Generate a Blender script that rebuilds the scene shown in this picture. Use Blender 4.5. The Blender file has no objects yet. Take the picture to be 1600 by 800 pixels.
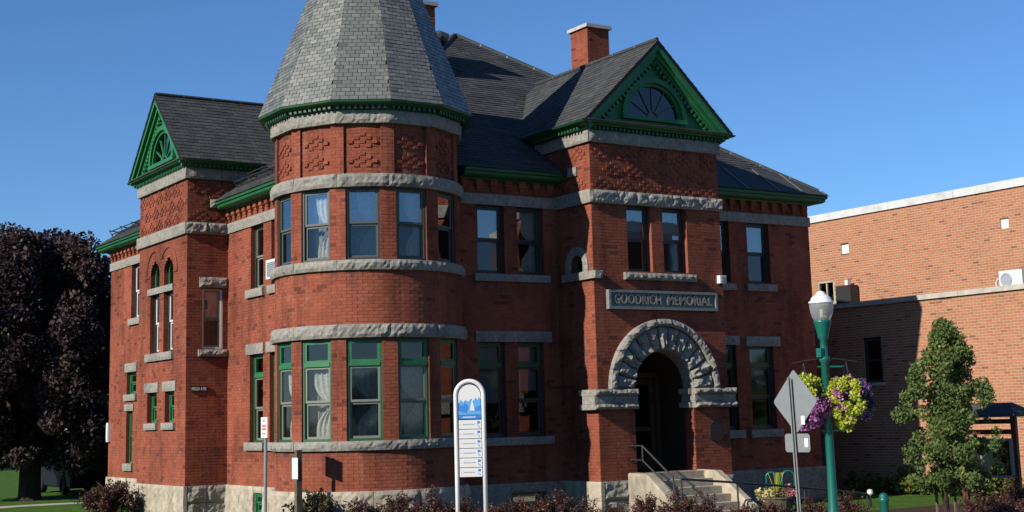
import bpy, math, random
import numpy as np
from mathutils import Matrix, Vector

random.seed(7)
RNG = np.random.default_rng(7)
scene = bpy.context.scene
col = scene.collection

# ------------------------------------------------------------------ camera
F_PX, CY_PX = 2225.3392, 299.7652
YAW, PITCH, ROLL = .5761, .1575, -.0267
cam_loc = Vector((-18.0600, -24.7500, 2.1700))
fw = Vector((math.sin(YAW)*math.cos(PITCH), math.cos(YAW)*math.cos(PITCH), math.sin(PITCH)))
rt = Vector((math.cos(YAW), -math.sin(YAW), 0)); up = rt.cross(fw)
rt2 = math.cos(ROLL)*rt + math.sin(ROLL)*up
up2 = -math.sin(ROLL)*rt + math.cos(ROLL)*up
CAM_EXACT = (-18.0610, -24.7503, 2.1750)
cam_loc = Vector(CAM_EXACT)
cd = bpy.data.cameras.new("camera"); cam = bpy.data.objects.new("camera", cd); col.objects.link(cam)
cd.sensor_width = 36; cd.sensor_fit = 'HORIZONTAL'; cd.lens = 36*F_PX/1600
cd.shift_y = (CY_PX-400)/1600
cd.clip_start = .1; cd.clip_end = 6000
m = Matrix((rt2, up2, -fw)).transposed().to_4x4(); m.translation = cam_loc
cam.matrix_world = m
scene.camera = cam

# ------------------------------------------------------------------ light
SUN_EL, SUN_AL = math.radians(28.5), math.radians(7.2)
to_sun = Vector((-math.cos(SUN_EL)*math.cos(SUN_AL), -math.cos(SUN_EL)*math.sin(SUN_AL), math.sin(SUN_EL)))
w = bpy.data.worlds.new("World"); scene.world = w; w.use_nodes = True
nt = w.node_tree
sky = nt.nodes.new("ShaderNodeTexSky"); sky.sky_type = 'NISHITA'; sky.sun_disc = False
sky.sun_elevation = SUN_EL; sky.sun_rotation = math.atan2(to_sun.x, to_sun.y)
sky.air_density = 1.0; sky.dust_density = 0; sky.ozone_density = 10; sky.altitude = 0
bg = nt.nodes["Background"]; bg.inputs[1].default_value = .092
nt.links.new(sky.outputs[0], bg.inputs[0])
sd = bpy.data.lights.new("sun", 'SUN'); sd.energy = 5.0; sd.angle = math.radians(.5); sd.color = (1, .93, .82)
so = bpy.data.objects.new("sun", sd); col.objects.link(so)
so.rotation_euler = (-to_sun).to_track_quat('-Z', 'Y').to_euler()
scene.view_settings.view_transform = 'Standard'; scene.view_settings.look = 'None'
scene.view_settings.exposure = 0.5; scene.view_settings.gamma = 1
scene.render.engine = 'CYCLES'
scene.cycles.max_bounces = 6; scene.cycles.transparent_max_bounces = 12
scene.cycles.caustics_reflective = False; scene.cycles.caustics_refractive = False

# ------------------------------------------------------------------ materials
ALB = .78        # the photograph is exposed for the sunlit walls: one factor on all base colours
def mat(name, color, rough=.85, spec=.3, tint=None, noise=0., nscale=8., bump=0., bscale=40., metal=0., stain=0., streak=False, coat=0., blotch=0., pale=0., soot=()):
    """Principled with optional per-piece tint attribute (0..1 mixes color -> tint), fine noise, dirt stains and bump."""
    color = tuple(c*ALB for c in color); tint = [tuple(c*ALB for c in t) for t in tint] if tint is not None else None
    M = bpy.data.materials.new(name); M.use_nodes = True
    n = M.node_tree.nodes; L = M.node_tree.links; b = n["Principled BSDF"]
    b.inputs["Roughness"].default_value = rough
    b.inputs["Specular IOR Level"].default_value = spec
    b.inputs["Metallic"].default_value = metal
    if coat: b.inputs["Coat Weight"].default_value = coat
    out = None
    rgb = n.new("ShaderNodeRGB"); rgb.outputs[0].default_value = (*color, 1); out = rgb.outputs[0]
    tc = n.new("ShaderNodeNewGeometry")
    if tint is not None:
        at = n.new("ShaderNodeAttribute"); at.attribute_name = "tint"
        ramp = n.new("ShaderNodeValToRGB"); e = ramp.color_ramp.elements
        cols = [color]+list(tint)
        while len(e) < len(cols): e.new(.5)
        for i, c in enumerate(cols):
            e[i].position = i/(len(cols)-1); e[i].color = (*c, 1)
        L.new(at.outputs["Fac"], ramp.inputs[0]); out = ramp.outputs[0]
    if noise:
        t = n.new("ShaderNodeTexNoise"); t.inputs["Scale"].default_value = nscale; t.inputs["Detail"].default_value = 6
        L.new(tc.outputs["Position"], t.inputs["Vector"])
        mr = n.new("ShaderNodeMapRange"); mr.inputs[1].default_value = .25; mr.inputs[2].default_value = .75
        mr.inputs[3].default_value = 1-noise; mr.inputs[4].default_value = 1+noise
        L.new(t.outputs["Fac"], mr.inputs[0])
        mx = n.new("ShaderNodeMix"); mx.data_type = 'RGBA'; mx.blend_type = 'MULTIPLY'; mx.inputs[0].default_value = 1
        L.new(out, mx.inputs[6]); L.new(mr.outputs[0], mx.inputs[7]); out = mx.outputs[2]
    if blotch:
        t = n.new("ShaderNodeTexNoise"); t.inputs["Scale"].default_value = .55; t.inputs["Detail"].default_value = 5; t.inputs["Roughness"].default_value = .6
        L.new(tc.outputs["Position"], t.inputs["Vector"])
        mr = n.new("ShaderNodeMapRange"); mr.inputs[1].default_value = .3; mr.inputs[2].default_value = .7; mr.inputs[3].default_value = 1-blotch; mr.inputs[4].default_value = 1+blotch*.7
        L.new(t.outputs["Fac"], mr.inputs[0])
        mx = n.new("ShaderNodeMix"); mx.data_type = 'RGBA'; mx.blend_type = 'MULTIPLY'; mx.inputs[0].default_value = 1
        L.new(out, mx.inputs[6]); L.new(mr.outputs[0], mx.inputs[7]); out = mx.outputs[2]
    if pale:
        t = n.new("ShaderNodeTexNoise"); t.inputs["Scale"].default_value = 1.7; t.inputs["Detail"].default_value = 9; t.inputs["Roughness"].default_value = .75; t.inputs["Distortion"].default_value = .6
        mp = n.new("ShaderNodeMapping"); mp.inputs["Location"].default_value = (7, 3, 11); L.new(tc.outputs["Position"], mp.inputs["Vector"]); L.new(mp.outputs[0], t.inputs["Vector"])
        mr = n.new("ShaderNodeMapRange"); mr.inputs[1].default_value = .56; mr.inputs[2].default_value = .7; mr.inputs[3].default_value = 0; mr.inputs[4].default_value = pale
        L.new(t.outputs["Fac"], mr.inputs[0])
        mx = n.new("ShaderNodeMix"); mx.data_type = 'RGBA'; L.new(mr.outputs[0], mx.inputs[0]); L.new(out, mx.inputs[6]); mx.inputs[7].default_value = (.42, .25, .18, 1); out = mx.outputs[2]
    if stain:
        t = n.new("ShaderNodeTexNoise"); t.inputs["Scale"].default_value = 1.1; t.inputs["Detail"].default_value = 7; t.inputs["Roughness"].default_value = .65
        if streak:
            mp = n.new("ShaderNodeMapping"); mp.inputs["Scale"].default_value = (1.6, 1.6, .35)
            L.new(tc.outputs["Position"], mp.inputs["Vector"]); L.new(mp.outputs[0], t.inputs["Vector"])
        else:
            L.new(tc.outputs["Position"], t.inputs["Vector"])
        mr = n.new("ShaderNodeMapRange"); mr.inputs[1].default_value = .48; mr.inputs[2].default_value = .7
        mr.inputs[3].default_value = 1; mr.inputs[4].default_value = 1-stain
        L.new(t.outputs["Fac"], mr.inputs[0])
        mx = n.new("ShaderNodeMix"); mx.data_type = 'RGBA'; mx.blend_type = 'MULTIPLY'; mx.inputs[0].default_value = 1
        L.new(out, mx.inputs[6]); L.new(mr.outputs[0], mx.inputs[7]); out = mx.outputs[2]
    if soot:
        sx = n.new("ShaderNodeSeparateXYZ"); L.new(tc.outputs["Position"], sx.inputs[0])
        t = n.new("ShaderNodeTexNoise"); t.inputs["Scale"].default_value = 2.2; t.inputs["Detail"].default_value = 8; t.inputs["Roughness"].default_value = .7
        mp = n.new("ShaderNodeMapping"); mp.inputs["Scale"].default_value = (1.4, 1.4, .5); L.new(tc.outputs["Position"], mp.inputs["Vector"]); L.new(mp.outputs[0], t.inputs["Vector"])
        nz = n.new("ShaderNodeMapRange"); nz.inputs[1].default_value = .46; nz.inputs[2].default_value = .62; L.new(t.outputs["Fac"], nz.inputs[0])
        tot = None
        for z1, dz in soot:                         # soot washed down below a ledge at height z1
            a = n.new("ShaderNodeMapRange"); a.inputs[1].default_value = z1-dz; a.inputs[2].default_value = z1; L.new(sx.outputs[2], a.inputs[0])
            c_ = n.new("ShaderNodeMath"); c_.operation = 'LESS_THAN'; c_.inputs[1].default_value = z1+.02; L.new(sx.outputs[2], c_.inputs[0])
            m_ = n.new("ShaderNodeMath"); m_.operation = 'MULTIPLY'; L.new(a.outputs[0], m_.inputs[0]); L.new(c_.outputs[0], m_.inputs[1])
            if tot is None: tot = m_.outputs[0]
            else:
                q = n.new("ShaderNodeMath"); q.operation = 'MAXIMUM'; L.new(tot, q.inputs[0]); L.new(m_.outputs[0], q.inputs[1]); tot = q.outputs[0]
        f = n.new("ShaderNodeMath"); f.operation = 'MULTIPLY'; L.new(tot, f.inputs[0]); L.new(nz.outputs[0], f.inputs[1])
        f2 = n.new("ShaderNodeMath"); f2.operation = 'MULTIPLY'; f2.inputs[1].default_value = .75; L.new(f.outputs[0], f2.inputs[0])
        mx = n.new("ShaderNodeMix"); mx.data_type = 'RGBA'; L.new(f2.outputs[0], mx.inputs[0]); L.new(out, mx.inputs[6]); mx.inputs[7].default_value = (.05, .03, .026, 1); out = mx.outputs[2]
    L.new(out, b.inputs["Base Color"])
    if bump:
        t = n.new("ShaderNodeTexNoise"); t.inputs["Scale"].default_value = bscale; t.inputs["Detail"].default_value = 8
        L.new(tc.outputs["Position"], t.inputs["Vector"])
        bp = n.new("ShaderNodeBump"); bp.inputs["Strength"].default_value = bump; bp.inputs["Distance"].default_value = .02
        L.new(t.outputs["Fac"], bp.inputs["Height"]); L.new(bp.outputs[0], b.inputs["Normal"])
    return M

def glass_mat(name, refl, tint=(.75, .8, .82), rough=.015, wave=.0):
    M = bpy.data.materials.new(name); M.use_nodes = True
    n = M.node_tree.nodes; L = M.node_tree.links; n.remove(n["Principled BSDF"])
    o = n["Material Output"]; tr = n.new("ShaderNodeBsdfTransparent"); gl = n.new("ShaderNodeBsdfGlossy")
    tr.inputs[0].default_value = (*tint, 1); gl.inputs[0].default_value = (.95, .97, 1, 1); gl.inputs["Roughness"].default_value = rough
    fr = n.new("ShaderNodeFresnel"); fr.inputs[0].default_value = 1.5
    ad = n.new("ShaderNodeMath"); ad.operation = 'ADD'; ad.inputs[1].default_value = refl; ad.use_clamp = True
    L.new(fr.outputs[0], ad.inputs[0])
    mx = n.new("ShaderNodeMixShader"); L.new(ad.outputs[0], mx.inputs[0]); L.new(tr.outputs[0], mx.inputs[1]); L.new(gl.outputs[0], mx.inputs[2])
    L.new(mx.outputs[0], o.inputs[0])
    if wave:
        g = n.new("ShaderNodeNewGeometry"); t = n.new("ShaderNodeTexNoise"); t.inputs["Scale"].default_value = 1.8
        bp = n.new("ShaderNodeBump"); bp.inputs["Strength"].default_value = wave; bp.inputs["Distance"].default_value = .02
        L.new(g.outputs["Position"], t.inputs["Vector"]); L.new(t.outputs["Fac"], bp.inputs["Height"]); L.new(bp.outputs[0], gl.inputs["Normal"])
    return M

def leaf_mat(name, cols, trans=.25, rough=.5):
    M = mat(name, cols[0], rough=rough, spec=.35, tint=cols[1:])
    n = M.node_tree.nodes; L = M.node_tree.links; b = n["Principled BSDF"]; o = n["Material Output"]
    src = b.inputs["Base Color"].links[0].from_socket
    tl = n.new("ShaderNodeBsdfTranslucent"); mx = n.new("ShaderNodeMixShader"); mx.inputs[0].default_value = trans
    L.new(src, tl.inputs[0]); L.new(b.outputs[0], mx.inputs[1]); L.new(tl.outputs[0], mx.inputs[2]); L.new(mx.outputs[0], o.inputs[0])
    return M

MT = {}
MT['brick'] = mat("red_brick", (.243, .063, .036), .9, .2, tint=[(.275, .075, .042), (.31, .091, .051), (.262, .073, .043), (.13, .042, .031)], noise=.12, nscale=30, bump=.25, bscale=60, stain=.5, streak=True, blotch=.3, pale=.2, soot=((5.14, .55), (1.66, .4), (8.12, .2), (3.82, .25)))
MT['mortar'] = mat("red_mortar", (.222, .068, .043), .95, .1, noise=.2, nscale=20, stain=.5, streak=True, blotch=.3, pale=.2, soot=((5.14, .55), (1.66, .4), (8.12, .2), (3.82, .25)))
MT['tanbrick'] = mat("orange_brick", (.36, .145, .074), .9, .2, tint=[(.40, .168, .09), (.445, .197, .107), (.38, .158, .085), (.21, .09, .055)], noise=.12, nscale=30, bump=.2, bscale=60, stain=.15)
MT['tanmortar'] = mat("pale_mortar", (.5, .385, .28), .95, .1, noise=.15, nscale=20)
MT['granite'] = mat("grey_granite", (.285, .272, .238), .9, .25, noise=.3, nscale=14, bump=.5, bscale=45, stain=.3)
MT['cream'] = mat("cream_granite", (.44, .385, .295), .9, .2, noise=.25, nscale=6, bump=.5, bscale=30, stain=.35, streak=True)
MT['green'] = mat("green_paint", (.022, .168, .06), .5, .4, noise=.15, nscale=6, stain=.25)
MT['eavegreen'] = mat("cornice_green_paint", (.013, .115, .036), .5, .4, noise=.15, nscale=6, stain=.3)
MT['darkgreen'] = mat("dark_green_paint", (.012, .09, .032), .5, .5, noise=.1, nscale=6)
MT['midsash'] = mat("dark_olive_sash", (.085, .09, .072), .5, .45)
MT['bronze'] = mat("dark_bronze_frame", (.035, .042, .035), .45, .5)
MT['olive'] = mat("olive_sash_paint", (.19, .20, .16), .5, .45)
MT['white'] = mat("white_paint", (.72, .72, .70), .5, .4)
MT['slate'] = mat("dark_slate", (.05, .054, .055), .78, .15, tint=[(.064, .068, .069), (.08, .084, .083), (.055, .059, .06)], noise=.2, nscale=12, stain=.2)
MT['tslate'] = mat("grey_green_slate", (.11, .115, .1), .43, 1.0, tint=[(.16, .166, .145), (.21, .212, .178), (.14, .146, .13), (.09, .096, .09)], noise=.15, nscale=25)
MT['underlay'] = mat("roof_underlay", (.02, .022, .026), .9, .1)
MT['metal'] = mat("dark_roof_metal", (.05, .053, .056), .7, .25, noise=.2, stain=.2)
MT['coping'] = mat("weathered_white_metal", (.60, .62, .62), .55, .4, noise=.12, nscale=9, stain=.3)
MT['seam'] = mat("pale_metal_seam", (.16, .17, .18), .45, .5, metal=.4)
MT['iron'] = mat("black_iron", (.025, .025, .025), .5, .5)
MT['plaque'] = mat("dark_bronze_plaque", (.03, .025, .02), .45, .5, metal=.3, bump=.5, bscale=30)
MT['signstone'] = mat("slate_grey_stone", (.20, .225, .215), .8, .3, noise=.2, bump=.2)
MT['room'] = mat("dark_room", (.06, .05, .045), .95, .1)  # near-black walls put the gloom of unlit rooms into the colour
MT['wood'] = mat("varnished_oak", (.09, .046, .02), .45, .5, noise=.3, nscale=5)
MT['darkwood'] = mat("dark_panelling", (.045, .028, .016), .6, .3, noise=.3, nscale=5)
MT['glass_up'] = glass_mat("window_glass", .2, (.72, .76, .78), .01, .05)
MT['glass_low'] = glass_mat("screened_glass", .035, (.6, .62, .62), .04, .05)
MT['lace'] = mat("lace_curtain", (.80, .80, .74), .9, .1, noise=.3, nscale=22)
MT['sheer'] = mat("sheer_curtain", (.42, .43, .41), .9, .1, noise=.3, nscale=14)
MT['blind'] = mat("roller_blind", (.42, .45, .5), .9, .1)
MT['cardboard'] = mat("tan_board", (.38, .24, .15), .9, .1, noise=.1)
MT['grass'] = mat("lawn", (.06, .13, .018), .95, .1, noise=.45, nscale=3, bump=.6, bscale=60)
MT['concrete'] = mat("concrete", (.46, .43, .37), .9, .2, noise=.2, nscale=5)
MT['asphalt'] = mat("asphalt", (.05, .05, .052), .9, .2, noise=.3, nscale=30)
MT['soil'] = mat("mulch", (.06, .04, .028), .95, .1, noise=.4, nscale=20)
MT['galv'] = mat("galvanised_steel", (.27, .29, .29), .55, .5, metal=.35, noise=.1, nscale=10)
MT['alu'] = mat("bare_aluminium_back", (.25, .27, .27), .55, .5, metal=.25, noise=.08, nscale=7)
MT['lampgreen'] = mat("lamp_green_enamel", (.006, .12, .09), .35, .5)
MT['black'] = mat("black_plastic", (.02, .02, .022), .5, .4)
MT['bark'] = mat("bark", (.045, .035, .028), .95, .1, noise=.4, nscale=12, bump=.8, bscale=18)
MT['twig'] = mat("twigs", (.09, .045, .035), .9, .1)
MT['post'] = mat("weathered_wood", (.12, .10, .075), .9, .1, noise=.3, nscale=12)
MT['rustpost'] = mat("stained_post", (.10, .035, .022), .7, .3, noise=.2)
MT['red'] = mat("red_print", (.62, .16, .14), .6, .3)
MT['grey_print'] = mat("grey_print", (.32, .36, .42), .6, .3)
MT['blue'] = mat("blue_print", (.04, .22, .62), .5, .4)
MT['midblue'] = mat("mid_blue_print", (.10, .38, .78), .5, .4)
MT['yellow'] = mat("yellow_print", (.62, .46, .05), .6, .3)
MT['carpaint'] = mat("dark_blue_paint", (.008, .01, .018), .5, .3)
MT['rubber'] = mat("tyre_rubber", (.02, .02, .02), .85, .2)
MT['carglass'] = mat("car_glass", (.02, .025, .03), .08, .6)
MT['leaf_dark'] = leaf_mat("purple_maple_leaf", [(.018, .011, .014), (.03, .017, .02), (.046, .025, .024), (.07, .05, .036)], .12, .65)
MT['leaf_green'] = leaf_mat("green_leaf", [(.07, .12, .03), (.105, .17, .042), (.155, .21, .058), (.34, .35, .10)], .35, .65)
MT['leaf_barb'] = leaf_mat("barberry_leaf", [(.07, .022, .02), (.10, .035, .03), (.085, .045, .03), (.055, .05, .02)], .2)
MT['leaf_mix'] = leaf_mat("green_bronze_leaf", [(.05, .06, .02), (.075, .08, .03), (.10, .06, .03), (.12, .13, .05)], .2)
MT['leaf_lime'] = leaf_mat("lime_leaf", [(.34, .43, .03), (.48, .56, .04), (.62, .66, .08), (.36, .46, .05)], .3)
MT['leaf_shrub'] = leaf_mat("yellow_green_leaf", [(.07, .11, .02), (.12, .16, .03), (.22, .22, .04), (.05, .08, .02)], .25)
MT['petal_purple'] = leaf_mat("purple_petal", [(.09, .03, .20), (.14, .05, .28), (.06, .02, .13), (.5, .42, .6)], .2)
MT['petal_pink'] = leaf_mat("pink_petal", [(.50, .13, .36), (.58, .22, .48), (.36, .08, .30), (.65, .45, .6)], .2)
MT['petal_rose'] = leaf_mat("rose_petal", [(.55, .10, .14), (.62, .25, .28), (.42, .06, .12), (.66, .42, .38)], .2)
MT['petal_cream'] = leaf_mat("cream_petal", [(.66, .58, .22), (.70, .64, .34), (.62, .50, .14), (.72, .68, .5)], .2)

# ------------------------------------------------------------------ mesh helpers
class MB:
    """collects polygons; build() links them as one mesh object"""
    def __init__(s): s.v = []; s.f = []; s.m = []; s.t = []; s.smooth = False
    def poly(s, pts, mi=0, t=.5):
        b = len(s.v); s.v.extend(tuple(p) for p in pts); s.f.append(tuple(range(b, b+len(pts)))); s.m.append(mi); s.t.append(t)
    def grid(s, P, mi=0, t=.5):
        nr, nc = len(P), len(P[0]); b = len(s.v)
        for r in P: s.v.extend(tuple(p) for p in r)
        for i in range(nr-1):
            for j in range(nc-1):
                a = b+i*nc+j; s.f.append((a, a+1, a+nc+1, a+nc)); s.m.append(mi); s.t.append(t)
    def box(s, x0, x1, y0, y1, z0, z1, mp=None, mi=0, t=.5):
        mp = mp or (lambda x, y, z: (x, y, z))
        c = [mp(x, y, z) for x, y, z in ((x0,y0,z0),(x1,y0,z0),(x1,y1,z0),(x0,y1,z0),(x0,y0,z1),(x1,y0,z1),(x1,y1,z1),(x0,y1,z1))]
        b = len(s.v); s.v.extend(tuple(p) for p in c)
        for q in ((3,2,1,0),(4,5,6,7),(0,1,5,4),(1,2,6,5),(2,3,7,6),(3,0,4,7)):
            s.f.append(tuple(b+i for i in q)); s.m.append(mi); s.t.append(t)
    def hexa(s, c, mi=0, t=.5):
        b = len(s.v); s.v.extend(tuple(p) for p in c)
        for q in ((3,2,1,0),(4,5,6,7),(0,1,5,4),(1,2,6,5),(2,3,7,6),(3,0,4,7)):
            s.f.append(tuple(b+i for i in q)); s.m.append(mi); s.t.append(t)
    def prism(s, pts, off, mi=0):
        """closed polygon extruded by vector off"""
        o = Vector(off); A = [Vector(p) for p in pts]; B = [p+o for p in A]; n = len(A); b = len(s.v)
        s.v.extend(tuple(p) for p in A+B)
        s.f.append(tuple(b+i for i in reversed(range(n)))); s.f.append(tuple(b+n+i for i in range(n)))
        s.m += [mi]*2; s.t += [.5]*2
        for i in range(n):
            j = (i+1) % n; s.f.append((b+i, b+j, b+n+j, b+n+i)); s.m.append(mi); s.t.append(.5)
    def tube(s, pts, r, n=8, mi=0, caps=True):
        pts = [Vector(p) for p in pts]; R = r if isinstance(r, (list, tuple)) else [r]*len(pts); b = len(s.v)
        prev = None
        for i, p in enumerate(pts):
            d = (pts[min(i+1, len(pts)-1)]-pts[max(i-1, 0)]).normalized()
            if prev is None:
                a = Vector((0, 0, 1)) if abs(d.z) < .9 else Vector((1, 0, 0)); u = d.cross(a).normalized()
            else:
                u = (prev-d*prev.dot(d)).normalized()
            prev = u; v = d.cross(u)
            for k in range(n):
                q = 2*math.pi*k/n; s.v.append(tuple(p+(u*math.cos(q)+v*math.sin(q))*R[i]))
        for i in range(len(pts)-1):
            for k in range(n):
                a = b+i*n+k; c = b+i*n+(k+1) % n
                s.f.append((a, c, c+n, a+n)); s.m.append(mi); s.t.append(.5)
        if caps:
            s.f.append(tuple(b+k for k in reversed(range(n)))); s.m.append(mi); s.t.append(.5)
            e = b+(len(pts)-1)*n; s.f.append(tuple(e+k for k in range(n))); s.m.append(mi); s.t.append(.5)
    def lathe(s, prof, c=(0, 0, 0), n=20, mi=0):
        b = len(s.v)
        for r, z in prof:
            for k in range(n):
                q = 2*math.pi*k/n; s.v.append((c[0]+r*math.cos(q), c[1]+r*math.sin(q), c[2]+z))
        for i in range(len(prof)-1):
            for k in range(n):
                a = b+i*n+k; d = b+i*n+(k+1) % n
                s.f.append((a, d, d+n, a+n)); s.m.append(mi); s.t.append(.5)
    def mesh(s, name, mats):
        me = bpy.data.meshes.new(name); me.from_pydata(s.v, [], s.f)
        for x in (mats if isinstance(mats, (list, tuple)) else [mats]): me.materials.append(x)
        if any(s.m): me.polygons.foreach_set("material_index", s.m)
        a = me.attributes.new("tint", 'FLOAT', 'FACE'); a.data.foreach_set("value", s.t)
        if s.smooth: me.polygons.foreach_set("use_smooth", [True]*len(me.polygons))
        me.update(); return me
    def build(s, name, mats, parent=None, **k):
        return link(name, s.mesh(name, mats), parent, **k)

def link(name, me, parent=None, mw=None, label=None, cat=None, group=None, kind=None):
    """object in world coordinates, or with matrix mw relative to its parent; a thing's Empty may sit anywhere"""
    o = bpy.data.objects.new(name, me); col.objects.link(o)
    if parent is not None:
        o.parent = parent
        base = Matrix.Translation(-ORIGIN.get(parent.name, Vector((0, 0, 0))))
        o.matrix_local = base @ mw if mw is not None else base
    elif mw is not None: o.matrix_local = mw
    if label: o['label'] = label
    if cat: o['category'] = cat
    if group: o['group'] = group
    if kind: o['kind'] = kind
    return o
ORIGIN = {}
def thing(name, label, cat, loc=(0, 0, 0), group=None):
    o = bpy.data.objects.new(name, None); col.objects.link(o); o.location = loc; o.empty_display_size = .3
    o['label'] = label; o['category'] = cat
    if group: o['group'] = group
    ORIGIN[o.name] = Vector(loc)
    return o
def copy_tree(o, loc=None, rz=None, label=None, parent=None):
    c = o.copy(); col.objects.link(c)
    if parent is not None: c.parent = parent; c.matrix_local = o.matrix_local.copy()
    for ch in list(o.children): copy_tree(ch, parent=c)
    if loc is not None: c.location = loc
    if rz is not None: c.rotation_euler.z = rz
    if label: c['label'] = label
    return c

def quads_mesh(name, V, mats, tint, per=4, smooth=False):
    """V: (n, per, 3) array of separate quads"""
    n = len(V); me = bpy.data.meshes.new(name)
    me.vertices.add(n*per); me.vertices.foreach_set("co", V.reshape(-1).astype(np.float32))
    me.loops.add(n*per); me.loops.foreach_set("vertex_index", np.arange(n*per, dtype=np.int32))
    me.polygons.add(n); me.polygons.foreach_set("loop_start", np.arange(0, n*per, per, dtype=np.int32))
    me.polygons.foreach_set("loop_total", np.full(n, per, dtype=np.int32))
    me.materials.append(mats); me.update(calc_edges=True); me.shade_flat()
    a = me.attributes.new("tint", 'FLOAT', 'FACE'); a.data.foreach_set("value", tint.astype(np.float32))
    return me
def boxes_mesh(name, B8, mat_, tint):
    """B8: (n, 8, 3): back 4 corners then front 4; five faces each (no back)"""
    n = len(B8); idx = np.array([[4,5,6,7],[0,1,5,4],[1,2,6,5],[2,3,7,6],[3,0,4,7]])
    me = bpy.data.meshes.new(name)
    me.vertices.add(n*8); me.vertices.foreach_set("co", B8.reshape(-1).astype(np.float32))
    li = (np.arange(n)[:, None, None]*8+idx[None]).reshape(-1).astype(np.int32)
    me.loops.add(len(li)); me.loops.foreach_set("vertex_index", li)
    me.polygons.add(n*5); me.polygons.foreach_set("loop_start", np.arange(0, n*20, 4, dtype=np.int32))
    me.polygons.foreach_set("loop_total", np.full(n*5, 4, dtype=np.int32))
    me.materials.append(mat_); me.update(calc_edges=True); me.shade_flat()
    a = me.attributes.new("tint", 'FLOAT', 'FACE'); a.data.foreach_set("value", np.repeat(tint, 5).astype(np.float32))
    return me

class Face:
    """a flat wall face: u to the right seen from outside, v = world height, n outward"""
    def __init__(s, O, u):
        s.O = Vector(O); s.u = Vector(u).normalized(); s.n = s.u.cross(Vector((0, 0, 1)))
        s.flat = True
    def __call__(s, u, v, n): return s.O+s.u*u+Vector((0, 0, v))+s.n*n
    def arr(s, U, V, N):
        return (np.array(s.O)[None]+U[:, None]*np.array(s.u)[None]+N[:, None]*np.array(s.n)[None]+V[:, None]*np.array([0, 0, 1.])[None])
    def M(s, u, v, n=0):
        m = Matrix((s.u, (0, 0, 1), s.n)).transposed().to_4x4(); m.translation = s(u, v, n); return m
class Round:
    def __init__(s, c, R): s.c = c; s.R = R; s.flat = False
    def __call__(s, u, v, n):
        q = u/s.R; r = s.R+n; return Vector((s.c[0]+r*math.cos(q), s.c[1]+r*math.sin(q), v))
    def arr(s, U, V, N):
        q = U/s.R; r = s.R+N; return np.stack([s.c[0]+r*np.cos(q), s.c[1]+r*np.sin(q), V], 1)
    def M(s, u, v, n=0):
        q = u/s.R; nn = Vector((math.cos(q), math.sin(q), 0)); uu = Vector((-math.sin(q), math.cos(q), 0))
        m = Matrix((uu, (0, 0, 1), nn)).transposed().to_4x4(); m.translation = s(u, v, n); return m

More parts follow.
